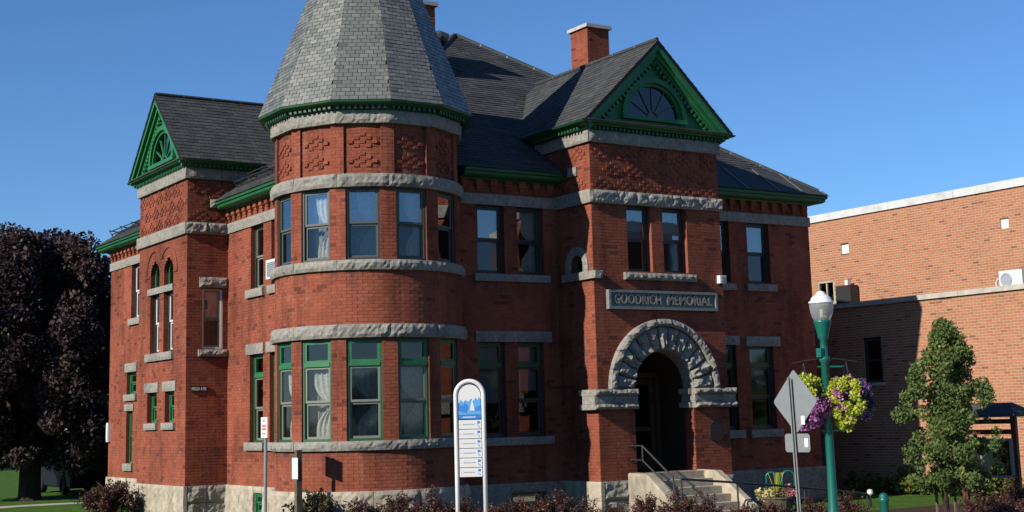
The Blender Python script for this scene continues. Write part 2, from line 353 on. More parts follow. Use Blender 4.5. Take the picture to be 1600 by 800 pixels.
CAM = np.array(cam_loc)
class Bricks:
    """bricks of one building, course by course on its faces; the largest 300 become parts, the rest one part"""
    def __init__(s, L=.2, H=.060, J=.008): s.L, s.H, s.J = L, H, J; s.B = []; s.full = []; s.T = []; s.fr = []
    def lay(s, face, v0, v1, iv, mortar, n0=0., phase=0., proud=.0035):
        """iv(v) -> list of free (a, b) at height v; mortar: MB that receives the backing strips"""
        L, H, J = s.L, s.H, s.J; c = H+J; k = int(round((v1-v0)/c)); c = (v1-v0)/max(k, 1)
        ua, ub, va, vb = [], [], [], []
        for i in range(k):
            a0 = v0+i*c; mid = a0+c/2; off = phase+(.5*(L+J) if i % 2 else 0)
            for a, b in iv(mid):
                step = .12 if not face.flat else (b-a)
                m_ = max(1, int(math.ceil((b-a)/step)))
                for q in range(m_):
                    x0, x1 = a+(b-a)*q/m_, a+(b-a)*(q+1)/m_
                    mortar.poly([face(x0, a0, n0), face(x1, a0, n0), face(x1, a0+c, n0), face(x0, a0+c, n0)])
                j0 = math.floor((a-off)/(L+J))
                x = off+j0*(L+J)
                while x < b:
                    p, q = max(x, a+.001), min(x+L, b-.001)
                    if q-p > .02:
                        ua.append(p); ub.append(q); va.append(a0+J/2); vb.append(a0+c-J/2)
                    x += L+J
        if not ua: return
        ua, ub, va, vb = map(np.array, (ua, ub, va, vb)); N = len(ua)
        no = n0+proud+RNG.uniform(-.0018, .0018, N); nb = np.full(N, n0-.004)
        B = np.stack([face.arr(x, y, z) for x, y, z in ((ua,va,nb),(ub,va,nb),(ub,vb,nb),(ua,vb,nb),(ua,va,no),(ub,va,no),(ub,vb,no),(ua,vb,no))], 1)
        s.B.append(B); tt = np.clip(RNG.normal(.45, .17, N), 0, 1); tt[RNG.random(N) < .035] = .97; s.T.append(tt); s.full.append((ub-ua) > .97*L)
        s.fr += [(face, (a+b)/2, (c_+d)/2, n0) for a, b, c_, d in zip(ua, ub, va, vb)]
    def finish(s, mat_, parent, name='brick', keep=300):
        B = np.concatenate(s.B); T = np.concatenate(s.T); full = np.concatenate(s.full)
        ctr = B[:, 4:].mean(1); nrm = np.cross(B[:, 5]-B[:, 4], B[:, 7]-B[:, 4]); nrm /= np.linalg.norm(nrm, axis=1, keepdims=True)
        dv = CAM[None]-ctr; dist = np.linalg.norm(dv, axis=1)
        size = np.clip((nrm*dv).sum(1)/dist, 0, 1)/dist**2
        q = (ctr-CAM[None])@np.array([rt2, up2, fw]).T
        px = 800+F_PX*q[:, 0]/q[:, 2]; py = CY_PX-F_PX*q[:, 1]/q[:, 2]
        size[(px < 0) | (px > 1600) | (py < 0) | (py > 770) | ~full] = 0
        top = np.argsort(-size)[:keep]; rest = np.ones(len(B), bool); rest[top] = False
        var = []
        for k in range(14):
            h, l = s.H/2, s.L/2; o = .0035+RNG.uniform(-.0018, .0018)
            b8 = np.array([[(-l,-h,-.004),(l,-h,-.004),(l,h,-.004),(-l,h,-.004),(-l,-h,o),(l,-h,o),(l,h,o),(-l,h,o)]])
            var.append(boxes_mesh(name, b8, mat_, np.array([np.clip(RNG.normal(.45, .17), 0, 1)])))
        for i in top:
            f, u, v, n0 = s.fr[i]
            link(name, random.choice(var), parent, f.M(u, v, n0))
        link(name+'work', boxes_mesh(name+'work', B[rest], mat_, T[rest]), parent, kind='stuff')
        print('bricks', len(B))

def holes_iv(u0, u1, holes):
    """free intervals of [u0, u1] at height v minus rectangular (a, b, v0, v1) and arched (a, b, v0, spring, 'arch') holes"""
    def iv(v):
        lo, hi = (u0(v) if callable(u0) else u0), (u1(v) if callable(u1) else u1)
        cut = []
        for h in holes:
            if len(h) == 4:
                if h[2] <= v < h[3]: cut.append((h[0], h[1]))
            else:
                a, b, v0, sp = h[:4]; r = (b-a)/2; c = (a+b)/2
                if v0 <= v < sp: cut.append((a, b))
                elif sp <= v < sp+r:
                    w_ = math.sqrt(max(r*r-(v-sp)**2, 0)); cut.append((c-w_, c+w_))
        cut.sort(); out = []; x = lo
        for a, b in cut:
            if a > x: out.append((x, min(a, hi)))
            x = max(x, b)
        if x < hi: out.append((x, hi))
        return [(a, b) for a, b in out if b-a > .005]
    return iv

def reveal(mb, face, hole, depth=.17, n0=0.):
    """brick jambs, head and bottom of an opening"""
    if len(hole) == 4:
        a, b, c, d = hole; P = [(a, c), (b, c), (b, d), (a, d)]
    else:
        a, b, c, sp = hole[:4]; r = (b-a)/2; m_ = (a+b)/2
        P = [(a, c), (b, c)]+[(m_+r*math.cos(t), sp+r*math.sin(t)) for t in np.linspace(0, math.pi, 17)]
    for i in range(len(P)):
        p, q = P[i], P[(i+1) % len(P)]
        mb.poly([face(p[0], p[1], n0), face(q[0], q[1], n0), face(q[0], q[1], n0-depth), face(p[0], p[1], n0-depth)])

def hashn(x, y, s=0):
    v = np.sin(x*127.1+y*311.7+s*74.7)*43758.5453; return v-np.floor(v)
def vnoise(x, y, s=0):
    xi, yi = np.floor(x), np.floor(y); xf, yf = x-xi, y-yi; xf = xf*xf*(3-2*xf); yf = yf*yf*(3-2*yf)
    a, b, c, d = hashn(xi, yi, s), hashn(xi+1, yi, s), hashn(xi, yi+1, s), hashn(xi+1, yi+1, s)
    return (a*(1-xf)+b*xf)*(1-yf)+(c*(1-xf)+d*xf)*yf
_rs = [0]
def rock(mp, u0, u1, v0, v1, nb, nf, amp=.03, step=.055, mb=None, edge=1.):
    """rock-faced stone block: front grid broken by noise, worked margins pulled back, four sides"""
    mb = mb or MB(); _rs[0] += 1; s = _rs[0]
    nu = max(2, int(round((u1-u0)/step))+1); nv = max(3, int(round((v1-v0)/step))+1)
    U, V = np.meshgrid(np.linspace(u0, u1, nu), np.linspace(v0, v1, nv))
    D = (vnoise(U*7, V*7, s)-.5)*1.2+(vnoise(U*17, V*17, s+.5)-.5)*.9
    E = np.zeros_like(D); E[0] = E[-1] = 1; E[:, 0] = np.maximum(E[:, 0], .8); E[:, -1] = np.maximum(E[:, -1], .8)
    N = nf+amp*D*(1-.6*E)-amp*.75*E*edge
    P = [[mp(U[i, j], V[i, j], N[i, j]) for j in range(nu)] for i in range(nv)]
    mb.grid(P, t=random.random())
    t = random.random()
    for j in range(nu-1):
        mb.poly([mp(U[0, j+1], v0, N[0, j+1]), mp(U[0, j], v0, N[0, j]), mp(U[0, j], v0, nb), mp(U[0, j+1], v0, nb)])
        mb.poly([mp(U[-1, j], v1, N[-1, j]), mp(U[-1, j+1], v1, N[-1, j+1]), mp(U[-1, j+1], v1, nb), mp(U[-1, j], v1, nb)])
    for i in range(nv-1):
        mb.poly([mp(u0, V[i, 0], N[i, 0]), mp(u0, V[i+1, 0], N[i+1, 0]), mp(u0, V[i+1, 0], nb), mp(u0, V[i, 0], nb)])
        mb.poly([mp(u1, V[i+1, 0], N[i+1, -1]), mp(u1, V[i, 0], N[i, -1]), mp(u1, V[i, 0], nb), mp(u1, V[i+1, 0], nb)])
    return mb
# ================================================================== LIBRARY
lib = thing('library_building', 'red brick library with a round corner tower, slate roofs and a stone entrance arch', 'building')
YM, XL, XA, YA, YB = 1.37, -5.11, -6.15, 7.95, 11.45     # main front, left wall, annex faces
PX0, PX1 = .06, 3.71                                     # porch
XR, YW = 7.88, 17.2
TC, TR = (-4.45, 1.8), 1.93                              # corner tower
FF = Face((0, YM, 0), (1, 0, 0)); FL = Face((XL, 0, 0), (0, -1, 0)); FAL = Face((XA, 0, 0), (0, -1, 0))
FAF = Face((0, YA, 0), (1, 0, 0)); FPF = Face((0, 0, 0), (1, 0, 0)); FPL = Face((PX0, 0, 0), (0, -1, 0))
FT = Round(TC, TR)
Z0, ZE = .8, 7.42
B1, B2 = 6.79, 7.03          # main belt course
def deg(a): return math.radians(a)*TR

bricks = Bricks()
def wall(face, v0, v1, u0, u1, holes, n0=0., revealed=True, depth=.17, phase=0.):
    mb = MB(); bricks.lay(face, v0, v1, holes_iv(u0, u1, holes), mb, n0, phase)
    if revealed:
        for h in holes: reveal(mb, face, h, depth, n0)
    mb.build('wall', MT['mortar'], lib)

# --- openings
h_front = [(-2.03, -1.33, 5.28, 6.79), (-1.0, -.29, 5.28, 6.79), (4.5, 5.19, 5.28, 6.79), (5.77, 6.5, 5.28, 6.79),
           (-2.06, -1.38, 1.78, 3.81), (-1.06, -.37, 1.78, 3.81), (4.55, 5.23, 1.76, 3.78), (5.66, 6.44, 1.76, 3.78)]
wall(FF, Z0, ZE, -2.75, PX0, h_front[:2]+h_front[4:6])
wall(FF, Z0, ZE, PX1, XR, h_front[2:4]+h_front[6:])
h_left = [(-6.52, -5.78, 5.3, 6.79), (-5.32, -4.6, 5.3, 6.79), (-6.57, -5.79, 1.78, 3.79), (-5.42, -4.7, 1.78, 3.79)]
wall(FL, Z0, ZE, -YA, -3.55, h_left)
h_wing = [(-15.3, -14.5, 5.25, 6.79), (-15.6, -14.75, 3.12, 3.75), (-15.58, -15.02, 1.2, 2.66)]
wall(FL, Z0, ZE, -YW, -YB, h_wing)
h_annl = [(-10.56, -9.89, 5.64, 5.96, 'arch'), (-9.56, -8.88, 5.64, 5.96, 'arch'), (-10.56, -9.89, 4.01, 5.48), (-9.56, -8.88, 4.01, 5.48),
          (-10.7, -9.98, 2.29, 3.03), (-9.4, -8.72, 2.29, 3.03)]
wall(FAL, Z0, 8.09, -YB, -YA, h_annl)
h_annf = [(-5.76, -5.24, 4.0, 5.46)]
wall(FAF, Z0, 8.09, XA, lambda v: XL if v < 7.3 else -4.4, h_annf)
h_porf = [(1.01, 1.69, 5.27, 6.77), (2.02, 2.71, 5.27, 6.77)]
AC_, AR, AS = 1.86, .83, 2.73                              # entrance arch
arch_hole = (AC_-AR, AC_+AR, .94, AS, 'arch')
wall(FPF, Z0, 8.09, PX0, PX1, h_porf+[(AC_-1.47, AC_+1.47, 2.3, AS, 'arch'), (AC_-AR, AC_+AR, .94, 2.3)], revealed=False)
h_porl = [(-.81, -.35, 5.28, 5.43, 'arch')]
wall(FPL, Z0, 8.09, lambda v: -YM if v < 7.4 else -2.1, 0, h_porl)
mb = MB()
reveal(mb, FPF, arch_hole, .34); mb.build('wall', MT['brick'], lib)
for h in h_porf: mb = MB(); reveal(mb, FPF, h, .2); mb.build('window_reveal', MT['brick'], lib)
mb = MB(); reveal(mb, FPF, arch_hole, 1.3, -.34); mb.build('vestibule_lining', MT['darkwood'], lib)
# bricks on the lit jamb of the entrance
jamb = Face((AC_+AR, 0, 0), (0, -1, 0)); mb = MB()
bricks.lay(jamb, .94, 2.3, lambda v: [(-.34, 0)], mb); mb.build('wall', MT['mortar'], lib)
# --- tower wall
tw = [180, -150, -120, -90, -60]
TWIN = [(deg(a if a < 0 else -180), 10.2) for a in tw]
th = []
for a in tw:
    c = a if a < 0 else -180
    th += [(deg(c-10.2), deg(c+10.2), 5.32, 6.77), (deg(c-10.4), deg(c+10.4), 1.82, 3.8)]
A0, A1 = deg(-252), deg(-8)
mb = MB()
bricks.lay(FT, .86, 7.02, holes_iv(A0, A1, th), mb)
panels = [(deg((a if a < 0 else -180)-11), deg((a if a < 0 else -180)+11), 7.02, 8.06) for a in tw+[150-360, -30]]
bricks.lay(FT, 7.02, 8.06, holes_iv(A0, A1, panels), mb)
for p in panels:
    bricks.lay(FT, 7.02, 8.06, lambda v, p=p: [(p[0], p[1])], mb, n0=-.055)
    reveal(mb, FT, p, .055)
for h in th: reveal(mb, FT, h, .15)
mb.build('wall', MT['mortar'], lib, label='curved wall of the round corner tower')
# plain hidden sides that close the building
for P in ([(XR, YM, 0), (XR, YW, 0), (XR, YW, ZE), (XR, YM, ZE)], [(XL, YW, 0), (XR, YW, 0), (XR, YW, ZE), (XL, YW, ZE)],
          [(PX1, 0, 0), (PX1, 2.2, 0), (PX1, 2.2, 8.09), (PX1, 0, 8.09)], [(XA, YB, 0), (-4.4, YB, 0), (-4.4, YB, 8.09), (XA, YB, 8.09)]):
    mb = MB(); mb.poly(P); mb.build('wall', MT['brick'], lib)
print('lib walls')

# --- ornament bricks in the upper panels
def ornament(du=.108, dv=.077, rel=.024):
    b = MB()
    for r, cols in ((1.5, (0,)), (.5, (-1, 1)), (-.5, (-2, 0, 2)), (-1.5, (-1, 1))):
        for c in cols: b.box(c*du-.052, c*du+.052, r*dv-.033, r*dv+.033, -.004, rel, t=random.random())
    return b.mesh('brick_ornament', MT['brick'])
orn = [ornament() for _ in range(3)]; orn_s = [ornament(.12, .077, .018) for _ in range(3)]
def ornaments(face, u0, u1, pitch=.6, ms=orn, rows=(7.2, 7.56, 7.92)):
    for i, v in enumerate(rows):
        u = u0+.3+(pitch/2 if i % 2 else 0)
        while u < u1-.2:
            link('brick_ornament', random.choice(ms), lib, face.M(u, v)); u += pitch
ornaments(FPF, PX0, PX1); ornaments(FAL, -YB, -YA); ornaments(FAF, XA, -4.9); ornaments(FPL, -1.35, 0, .62)
for a in tw:
    c = a if a < 0 else -180
    for v in (7.33, 7.72): link('brick_ornament', random.choice(orn_s), lib, FT.M(deg(c), v, -.052))

# --- foundation
def base(face, u0, u1, z1, step, amp, mt, holes=(), two=False, proud=.08):
    for lo, hi in (((0, .4), (.41, z1)) if two else ((0, z1),)):
        n = max(1, int(round((u1-u0)/step))); e = [u0+(u1-u0)*i/n for i in range(n+1)]
        cuts = [(h[0], h[1]) for h in holes]
        pts = sorted(set(e+[x for c in cuts for x in c]))
        for a, b in zip(pts, pts[1:]):
            if b-a < .03: continue
            mid = (a+b)/2; inside = [h for h in holes if h[0] < mid < h[1]]
            spans = [(lo, hi)]
            if inside: spans = [(inside[0][3], hi)] + ([(lo, inside[0][2])] if inside[0][2] > lo+.02 else [])
            for p, q in spans:
                rock(face, a+.004, b-.004, p, q, -.02, proud, amp, .07).build('foundation_stone', MT[mt], lib)
hb_left = [(-6.24, -5.72, .18, .66), (-5.1, -4.55, .15, .55)]
base(FL, -YA, -3.6, .8, .9, .028, 'cream', hb_left)
base(FL, -YW, -YB, .8, .9, .028, 'cream')
base(FAL, -YB-.08, -YA+.08, .8, .8, .03, 'cream')
base(FAF, XA, XL, .8, .6, .05, 'granite', two=True)
base(FPF, PX0, 1.0, .8, .95, .06, 'granite', two=True, proud=.1); base(FPF, 2.72, PX1, .8, 1.1, .05, 'granite', two=True, proud=.1)
base(FPL, -YM, .1, .8, .7, .014, 'cream', two=True, proud=.08)
hb_front = [(-1.35, -.45, .1, .6)]
base(FF, -2.7, PX0, .8, 1.1, .03, 'granite', hb_front); base(FF, PX1, XR+.08, .8, 1.2, .03, 'granite')
n = 9
for i in range(n):
    a, b = -250+242*i/n, -250+242*(i+1)/n
    rock(FT, deg(a)+.004, deg(b)-.004, 0, .87, -.03, .1, .035, .08).build('foundation_stone', MT['cream'], lib)

# --- belt courses, lintels, sills
def belt(face, u0, u1, v0, v1, step, amp=.03, proud=.07, mt='granite', name='belt_stone', st=.055):
    n = max(1, int(round((u1-u0)/step)))
    for i in range(n):
        a, b = u0+(u1-u0)*i/n, u0+(u1-u0)*(i+1)/n
        rock(face, a+.003, b-.003, v0, v1, -.03, proud, amp, st).build(name, MT[mt], lib)
belt(FPF, PX0-.06, PX1+.06, B1-.03, B2+.02, 1.25, .045, .09)
belt(FPL, -YM, .06, B1-.03, B2+.02, 1.4, .012, .075)
belt(FF, -2.55, PX0, B1, B2, 1.3, .012, .05); belt(FF, PX1, XR+.04, B1, B2, 1.4, .012, .05)
belt(FL, -YA, -3.55, B1, B2, 1.2, .012, .05); belt(FL, -YW-.04, -YB, B1, B2, 1.4, .012, .05)
belt(FAL, -YB-.06, -YA+.06, B1-.03, B2+.01, 1.2, .014, .08); belt(FAF, XA-.06, XL, B1-.03, B2+.01, .56, .05, .09)
# frieze stones under the pediments
belt(FPF, PX0-.05, PX1+.05, 8.1, 8.37, 1.25, .03, .1); belt(FPL, -2.1, .08, 8.1, 8.37, 1.1, .018, .09)
belt(FAL, -YB-.05, -YA+.08, 8.1, 8.37, 1.2, .014, .09); belt(FAF, XA-.05, -4.4, 8.1, 8.37, .8, .03, .09)
# tower rings
def ring(v0, v1, amp, proud, edges=(-195, -165, -135, -105, -75, -45, -15), name='belt_stone'):
    for a, b in zip(edges, edges[1:]):
        rock(FT, deg(a)+.004, deg(b)-.004, v0, v1, -.04, proud, amp, .06).build(name, MT['granite'], lib)
RE = (-225, -195, -165, -135, -105, -75, -45, -15)
ring(B1-.02, B2, .035, .085, RE); ring(5.12, 5.32, .035, .09, RE); ring(3.8, 4.06, .035, .09, (-215,)+RE[1:]); ring(1.64, 1.82, .03, .09, (-208,)+RE[1:])
# twelve-sided frieze of the tower
def chord(a0, a1, R):
    p0 = Vector((TC[0]+R*math.cos(math.radians(a0)), TC[1]+R*math.sin(math.radians(a0)), 0)); p1 = Vector((TC[0]+R*math.cos(math.radians(a1)), TC[1]+R*math.sin(math.radians(a1)), 0))
    f = Face(p0, p1-p0); return f, (p1-p0).length
TV = [-255+30*i for i in range(12)]
for a in TV:
    f, l = chord(a, a+30, TR+.125)
    rock(f, 0, l, 8.05, 8.31, -.25, 0, .025, .06).build('frieze_stone', MT['granite'], lib)
def stones(lst, name, amp=.012, proud=.05, mt='granite'):
    for face, a, b, c, d in lst: rock(face, a, b, c, d, -.06, proud, amp, .06).build(name, MT[mt], lib)
stones([(FF, -2.13, -.16, 3.81, 4.04), (FF, 4.4, 5.34, 3.78, 4.0), (FF, 5.56, 6.66, 3.75, 3.99),
        (FL, -6.75, -5.73, 3.79, 4.03), (FL, -5.57, -4.5, 3.79, 4.03), (FAL, -10.87, -9.85, 3.04, 3.28), (FAL, -9.52, -8.6, 3.04, 3.28),
        (FL, -15.72, -14.66, 3.75, 4.0), (FL, -15.7, -14.9, 2.66, 2.85)], 'lintel', .014, .045)
stones([(FAF, -5.84, -5.14, 5.47, 5.72)], 'lintel', .05, .08)
stones([(FF, -2.14, -.17, 5.12, 5.28), (FF, 4.4, 5.3, 5.1, 5.26), (FF, 5.66, 6.64, 5.1, 5.27), (FF, -2.24, -.2, 1.6, 1.77), (FF, 4.4, 5.35, 1.56, 1.75),
        (FF, 5.55, 6.6, 1.56, 1.75), (FL, -6.72, -5.7, 5.11, 5.3), (FL, -5.44, -4.5, 5.11, 5.3), (FL, -6.77, -5.7, 1.6, 1.78), (FL, -5.55, -4.5, 1.6, 1.78),
        (FAL, -10.76, -8.8, 3.81, 4.0), (FAL, -10.8, -9.9, 2.12, 2.28), (FAL, -9.5, -8.62, 2.12, 2.28),
        (FL, -15.4, -14.35, 5.07, 5.25), (FL, -15.7, -14.66, 2.94, 3.12), (FL, -15.68, -14.92, 1.0, 1.2)], 'sill', .014, .08)
stones([(FAF, -5.86, -5.13, 3.82, 3.99)], 'sill', .045, .09)
stones([(FPF, .86, 2.88, 5.1, 5.26)], 'sill', .05, .13)
stones([(FAL, -10.7, -8.83, 5.48, 5.64)], 'window_band', .01, .05)
stones([(FPL, -1.1, .17, 5.1, 5.27)], 'sill', .012, .09)
rock(FPF, PX0-.09, .2, 5.1, 5.268, -.05, .16, .03, .05).build('sill', MT['granite'], lib)
# stone surround of the little round-headed porch window
for i in range(5):
    a0, a1 = math.pi*i/5, math.pi*(i+1)/5
    mp = lambda t, r, n: FPL(-.58+r*math.cos(t/.33), 5.43+r*math.sin(t/.33), n)
    rock(mp, a0*.33+.003, a1*.33-.003, .235, .42, -.05, .05, .012, .05).build('voussoir', MT['granite'], lib)
for s in (-1, 1):
    rock(FPL, -.58+s*.3275-.0925, -.58+s*.3275+.0925, 5.272, 5.428, -.05, .05, .012, .05).build('voussoir', MT['granite'], lib)

# --- entrance arch
NV = 13
for i in range(NV):
    a0, a1 = math.pi*i/NV, math.pi*(i+1)/NV
    mp = lambda t, r, n: FPF(AC_+r*math.cos(t/1.1), AS+r*math.sin(t/1.1), n)
    rock(mp, a0*1.1+.014, a1*1.1-.014, AR, 1.36, -.35, .1, .095, .05).build('voussoir', MT['granite'], lib)
for i in range(11):
    a0, a1 = math.pi*i/11, math.pi*(i+1)/11
    mp = lambda t, r, n: FPF(AC_+r*math.cos(t/1.4), AS+r*math.sin(t/1.4), n)
    rock(mp, a0*1.4+.006, a1*1.4-.006, 1.365, 1.52, -.05, .165, .05, .05).build('hood_stone', MT['granite'], lib)
mb = MB()
for i in range(24):
    a0, a1 = math.pi*i/24, math.pi*(i+1)/24
    q = [(AC_+(AR-.004)*math.cos(a), AS+(AR-.004)*math.sin(a)) for a in (a0, a1)]
    mb.poly([FPF(*q[0], .02), FPF(*q[1], .02), FPF(*q[1], -.34), FPF(*q[0], -.34)])
mb.build('arch_soffit', MT['granite'], lib)
for a, b in ((PX0-.16, AC_-AR+.03), (AC_+AR-.03, PX1+.14)):
    for c, d, n, am in ((2.3, 2.42, .17, .07), (2.42, 2.6, .1, .008), (2.6, 2.73, .19, .07)):
        rock(FPF, a, b, c+.002, d-.002, -.35, n, am, .05).build('impost_stone', MT['granite'], lib)
for c, d, n in ((2.3, 2.42, .15), (2.42, 2.6, .08), (2.6, 2.73, .16)):
    rock(FPL, -.5, .02, c+.002, d-.002, -.04, n, .012, .06).build('impost_stone', MT['granite'], lib)
    rock(jamb, -.4, -.02, c+.002, d-.002, -.04, n-.05, .01, .06).build('impost_stone', MT['granite'], lib)

# brick hood rolls over the paired round-headed windows
mb = MB()
for c in (-10.225, -9.22):
    lo, hi = (0, math.pi)
    P = [(c+.62*math.cos(a), 5.94+.65*math.sin(a)) for a in np.linspace(math.pi, 0, 25)]
    P = [p for p in P if (p[0] < -9.72 if c < -9.7 else p[0] > -9.72)]
    mb.tube([FAL(u, v, .012) for u, v in P], .026, 6)
mb.tube([FAL(-10.86, 5.94, .012), FAL(-10.62, 5.94, .012)], .026, 6); mb.tube([FAL(-8.82, 5.94, .012), FAL(-8.6, 5.94, .012)], .026, 6)
mb.build('brick_hood_mould', MT['brick'], lib)
print('lib stones')

# ------------------------------------------------------------------ windows
_wc = {}
def wmesh(key, fn):
    if key not in _wc: _wc[key] = fn()
    return _wc[key]
def frame_mb(w, h, t, n0, n1, mb=None, x=0, y=0, arch=False):
    mb = mb or MB()
    if not arch:
        mb.box(x, x+t, y, y+h, n0, n1); mb.box(x+w-t, x+w, y, y+h, n0, n1)
        mb.box(x+t, x+w-t, y, y+t, n0, n1); mb.box(x+t, x+w-t, y+h-t, y+h, n0, n1)
    return mb
def drape(w, h, side, seed, tie=.42, full=.62):
    """gathered lace panel hung from the top, tied back part way down"""
    nu, nv = 26, 24; P = []
    for i in range(nv):
        v = i/(nv-1); y = h*(1-v)
        wd = full*w*(1-.55*math.exp(-((v-tie)/.16)**2)-.12*v)
        row = []
        for j in range(nu):
            s = j/(nu-1); x = (w-wd*s) if side > 0 else wd*s
            z = -.03+.022*math.sin(s*26+seed)+.014*math.sin(s*49+seed*2+v*3)
            row.append((x, y, z))
        P.append(row)
    b = MB(); b.smooth = True; b.grid(P); return b
def window(face, a, b, c, d, style='sash', inset=.1, cur=None, fr='bronze', sash='olive', light=0., label=None, up='glass_up', lowg='glass_low', split=.5, tcol='green'):
    """opening a..b x c..d: frame, two sashes with panes, curtain or blind and the dark room behind"""
    w, h = b-a, d-c; key = (round(w, 2), round(h, 2), style, fr, sash, tcol)
    root = link('window', wmesh(key+('f',), lambda: frame_mb(w, h, .05, -.09, .02).mesh('window', MT[fr])), lib, face.M(a, c, -inset))
    if label: root['label'] = label
    sub = lambda name, me, z=0: link(name, me, root, Matrix.Translation((0, 0, z)))
    hs = h-.1; y0 = .05; W = w-.1
    if style == 'transom':
        tr = .5*.98 if h > 1.9 else h*.26
        hs = h-.1-tr
        mbt = MB(); mbt.box(.05, w-.05, .05+hs, .05+hs+.075, -.07, .035); frame_mb(W, tr-.075, .05, -.05, .012, mbt, .05, .05+hs+.075)
        sub('transom_frame', wmesh(key+('t',), lambda: mbt.mesh('transom_frame', MT[tcol])))
        g = MB(); g.poly([(.09, .05+hs+.11, -.02), (w-.09, .05+hs+.11, -.02), (w-.09, h-.07, -.02), (.09, h-.07, -.02)])
        sub('pane', wmesh(key+('tp',), lambda: g.mesh('pane', MT['glass_low'])))
    hu = hs*split
    for nm, y, hh, z in (('up', y0+hs-hu, hu, 0), ('lo', y0, hs-hu, -.03)):
        def mk(y=y, hh=hh): return frame_mb(W, hh, .045, -.035, .0, None, .05, y).mesh('sash', MT[sash])
        so_ = sub('sash', wmesh(key+(nm,), mk), z)
        g = MB(); g.poly([(.09, y+.04, -.018), (w-.09, y+.04, -.018), (w-.09, y+hh-.04, -.018), (.09, y+hh-.04, -.018)])
        sub('pane', wmesh(key+(nm, 'g', up, lowg), lambda: g.mesh('pane', MT[up if nm == 'up' and style == 'sash' else lowg])), z)
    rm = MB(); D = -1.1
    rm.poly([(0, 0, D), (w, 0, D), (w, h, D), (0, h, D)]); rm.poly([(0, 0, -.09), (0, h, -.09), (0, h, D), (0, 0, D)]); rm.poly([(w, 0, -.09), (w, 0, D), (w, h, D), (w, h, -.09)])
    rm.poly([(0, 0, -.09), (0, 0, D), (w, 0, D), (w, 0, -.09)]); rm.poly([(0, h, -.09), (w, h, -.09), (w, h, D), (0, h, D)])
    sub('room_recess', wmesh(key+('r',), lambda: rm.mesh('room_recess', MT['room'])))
    for q in (cur or []):
        if q[0] == 'lace': sub('curtain', drape(W, hs*q[3] if len(q) > 3 else hs, q[1], random.random()*6, .55, q[2]).mesh('curtain', MT['lace'])).matrix_local = Matrix.Translation((.05, .05, -.12))
        elif q[0] == 'sheer': sub('curtain', drape(W, hs, 1, random.random()*6, -9, 1.13).mesh('curtain', MT['sheer'])).matrix_local = Matrix.Translation((.05, .05, -.22))
        elif q[0] == 'blind':
            g = MB(); g.poly([(.06, .05+hs*(1-q[1]), -.13), (w-.06, .05+hs*(1-q[1]), -.13), (w-.06, h-.05, -.13), (.06, h-.05, -.13)]); sub('blind', g.mesh('blind', MT['blind']))
        elif q[0] == 'board':
            g = MB(); g.poly([(.06, .05+hs*q[1], -.12), (w-.06, .05+hs*q[1], -.12), (w-.06, .05+hs*q[2], -.12), (.06, .05+hs*q[2], -.12)]); sub('board', g.mesh('board', MT['cardboard']))
    return root
L1 = ('lace', 1, .72); L2 = ('lace', -1, .5)
for a in tw:
    c = a if a < 0 else -180
    hw = TR*math.sin(math.radians(10.2)); hw2 = TR*math.sin(math.radians(10.4)); R_in = TR*math.cos(math.radians(10.2))
    p0 = Vector((TC[0], TC[1], 0)); nn = Vector((math.cos(math.radians(c)), math.sin(math.radians(c)), 0)); uu = Vector((-nn.y, nn.x, 0))
    fc = Face(p0+nn*R_in, uu)
    window(fc, -hw, hw, 5.32, 6.77, inset=.05, sash='midsash', cur=[L1, ('sheer',)] if a in (-150, -120) else [('lace', 1, .6)] if a != -60 else [], split=.5)
    window(fc, -hw2, hw2, 1.82, 3.8, 'transom', inset=.05, cur=[('lace', 1, .85), ('sheer',)] if a != -60 else [], fr='darkgreen')
for i, h in enumerate(h_front[:4]): window(FF, *h, inset=.12, sash='bronze', cur=[('blind', .5)] if i in (0, 3) else [L1])
for i, h in enumerate(h_front[4:]): window(FF, *h, 'transom', inset=.12, fr='bronze', sash='bronze', tcol='darkgreen', cur=[[('blind', .5)], [('blind', .35)], [], [('board', .42, .98)]][i])  # front transoms and sashes painted darker, putting the wall's shade into the colour
for h in h_porf: window(FPF, *h, inset=.14, sash='bronze', cur=[('blind', .52)])
window(FL, *h_left[0], inset=.12, cur=[L1]); window(FL, *h_left[1], inset=.12)
window(FL, *h_left[2], 'transom', inset=.12, cur=[L1], fr='darkgreen'); window(FL, *h_left[3], 'transom', inset=.12, cur=[L1], fr='darkgreen')
window(FL, *h_wing[0], inset=.12, sash='white')
window(FL, *h_wing[1], inset=.12, fr='green', sash='green', split=.5); window(FL, *h_wing[2], inset=.12, fr='green', sash='green')
window(FAL, *h_annl[2], inset=.14, sash='white', cur=[]); window(FAL, *h_annl[3], inset=.14, sash='white')
for h in h_annl[4:]: window(FAL, *h, inset=.14, fr='green', sash='green')
window(FAF, *h_annf[0], inset=.06, fr='white', sash='olive', cur=[('blind', .48)])
for h in hb_left: window(FL, *h, inset=.02, fr='green', sash='green')
window(FF, *hb_front[0], inset=.03)
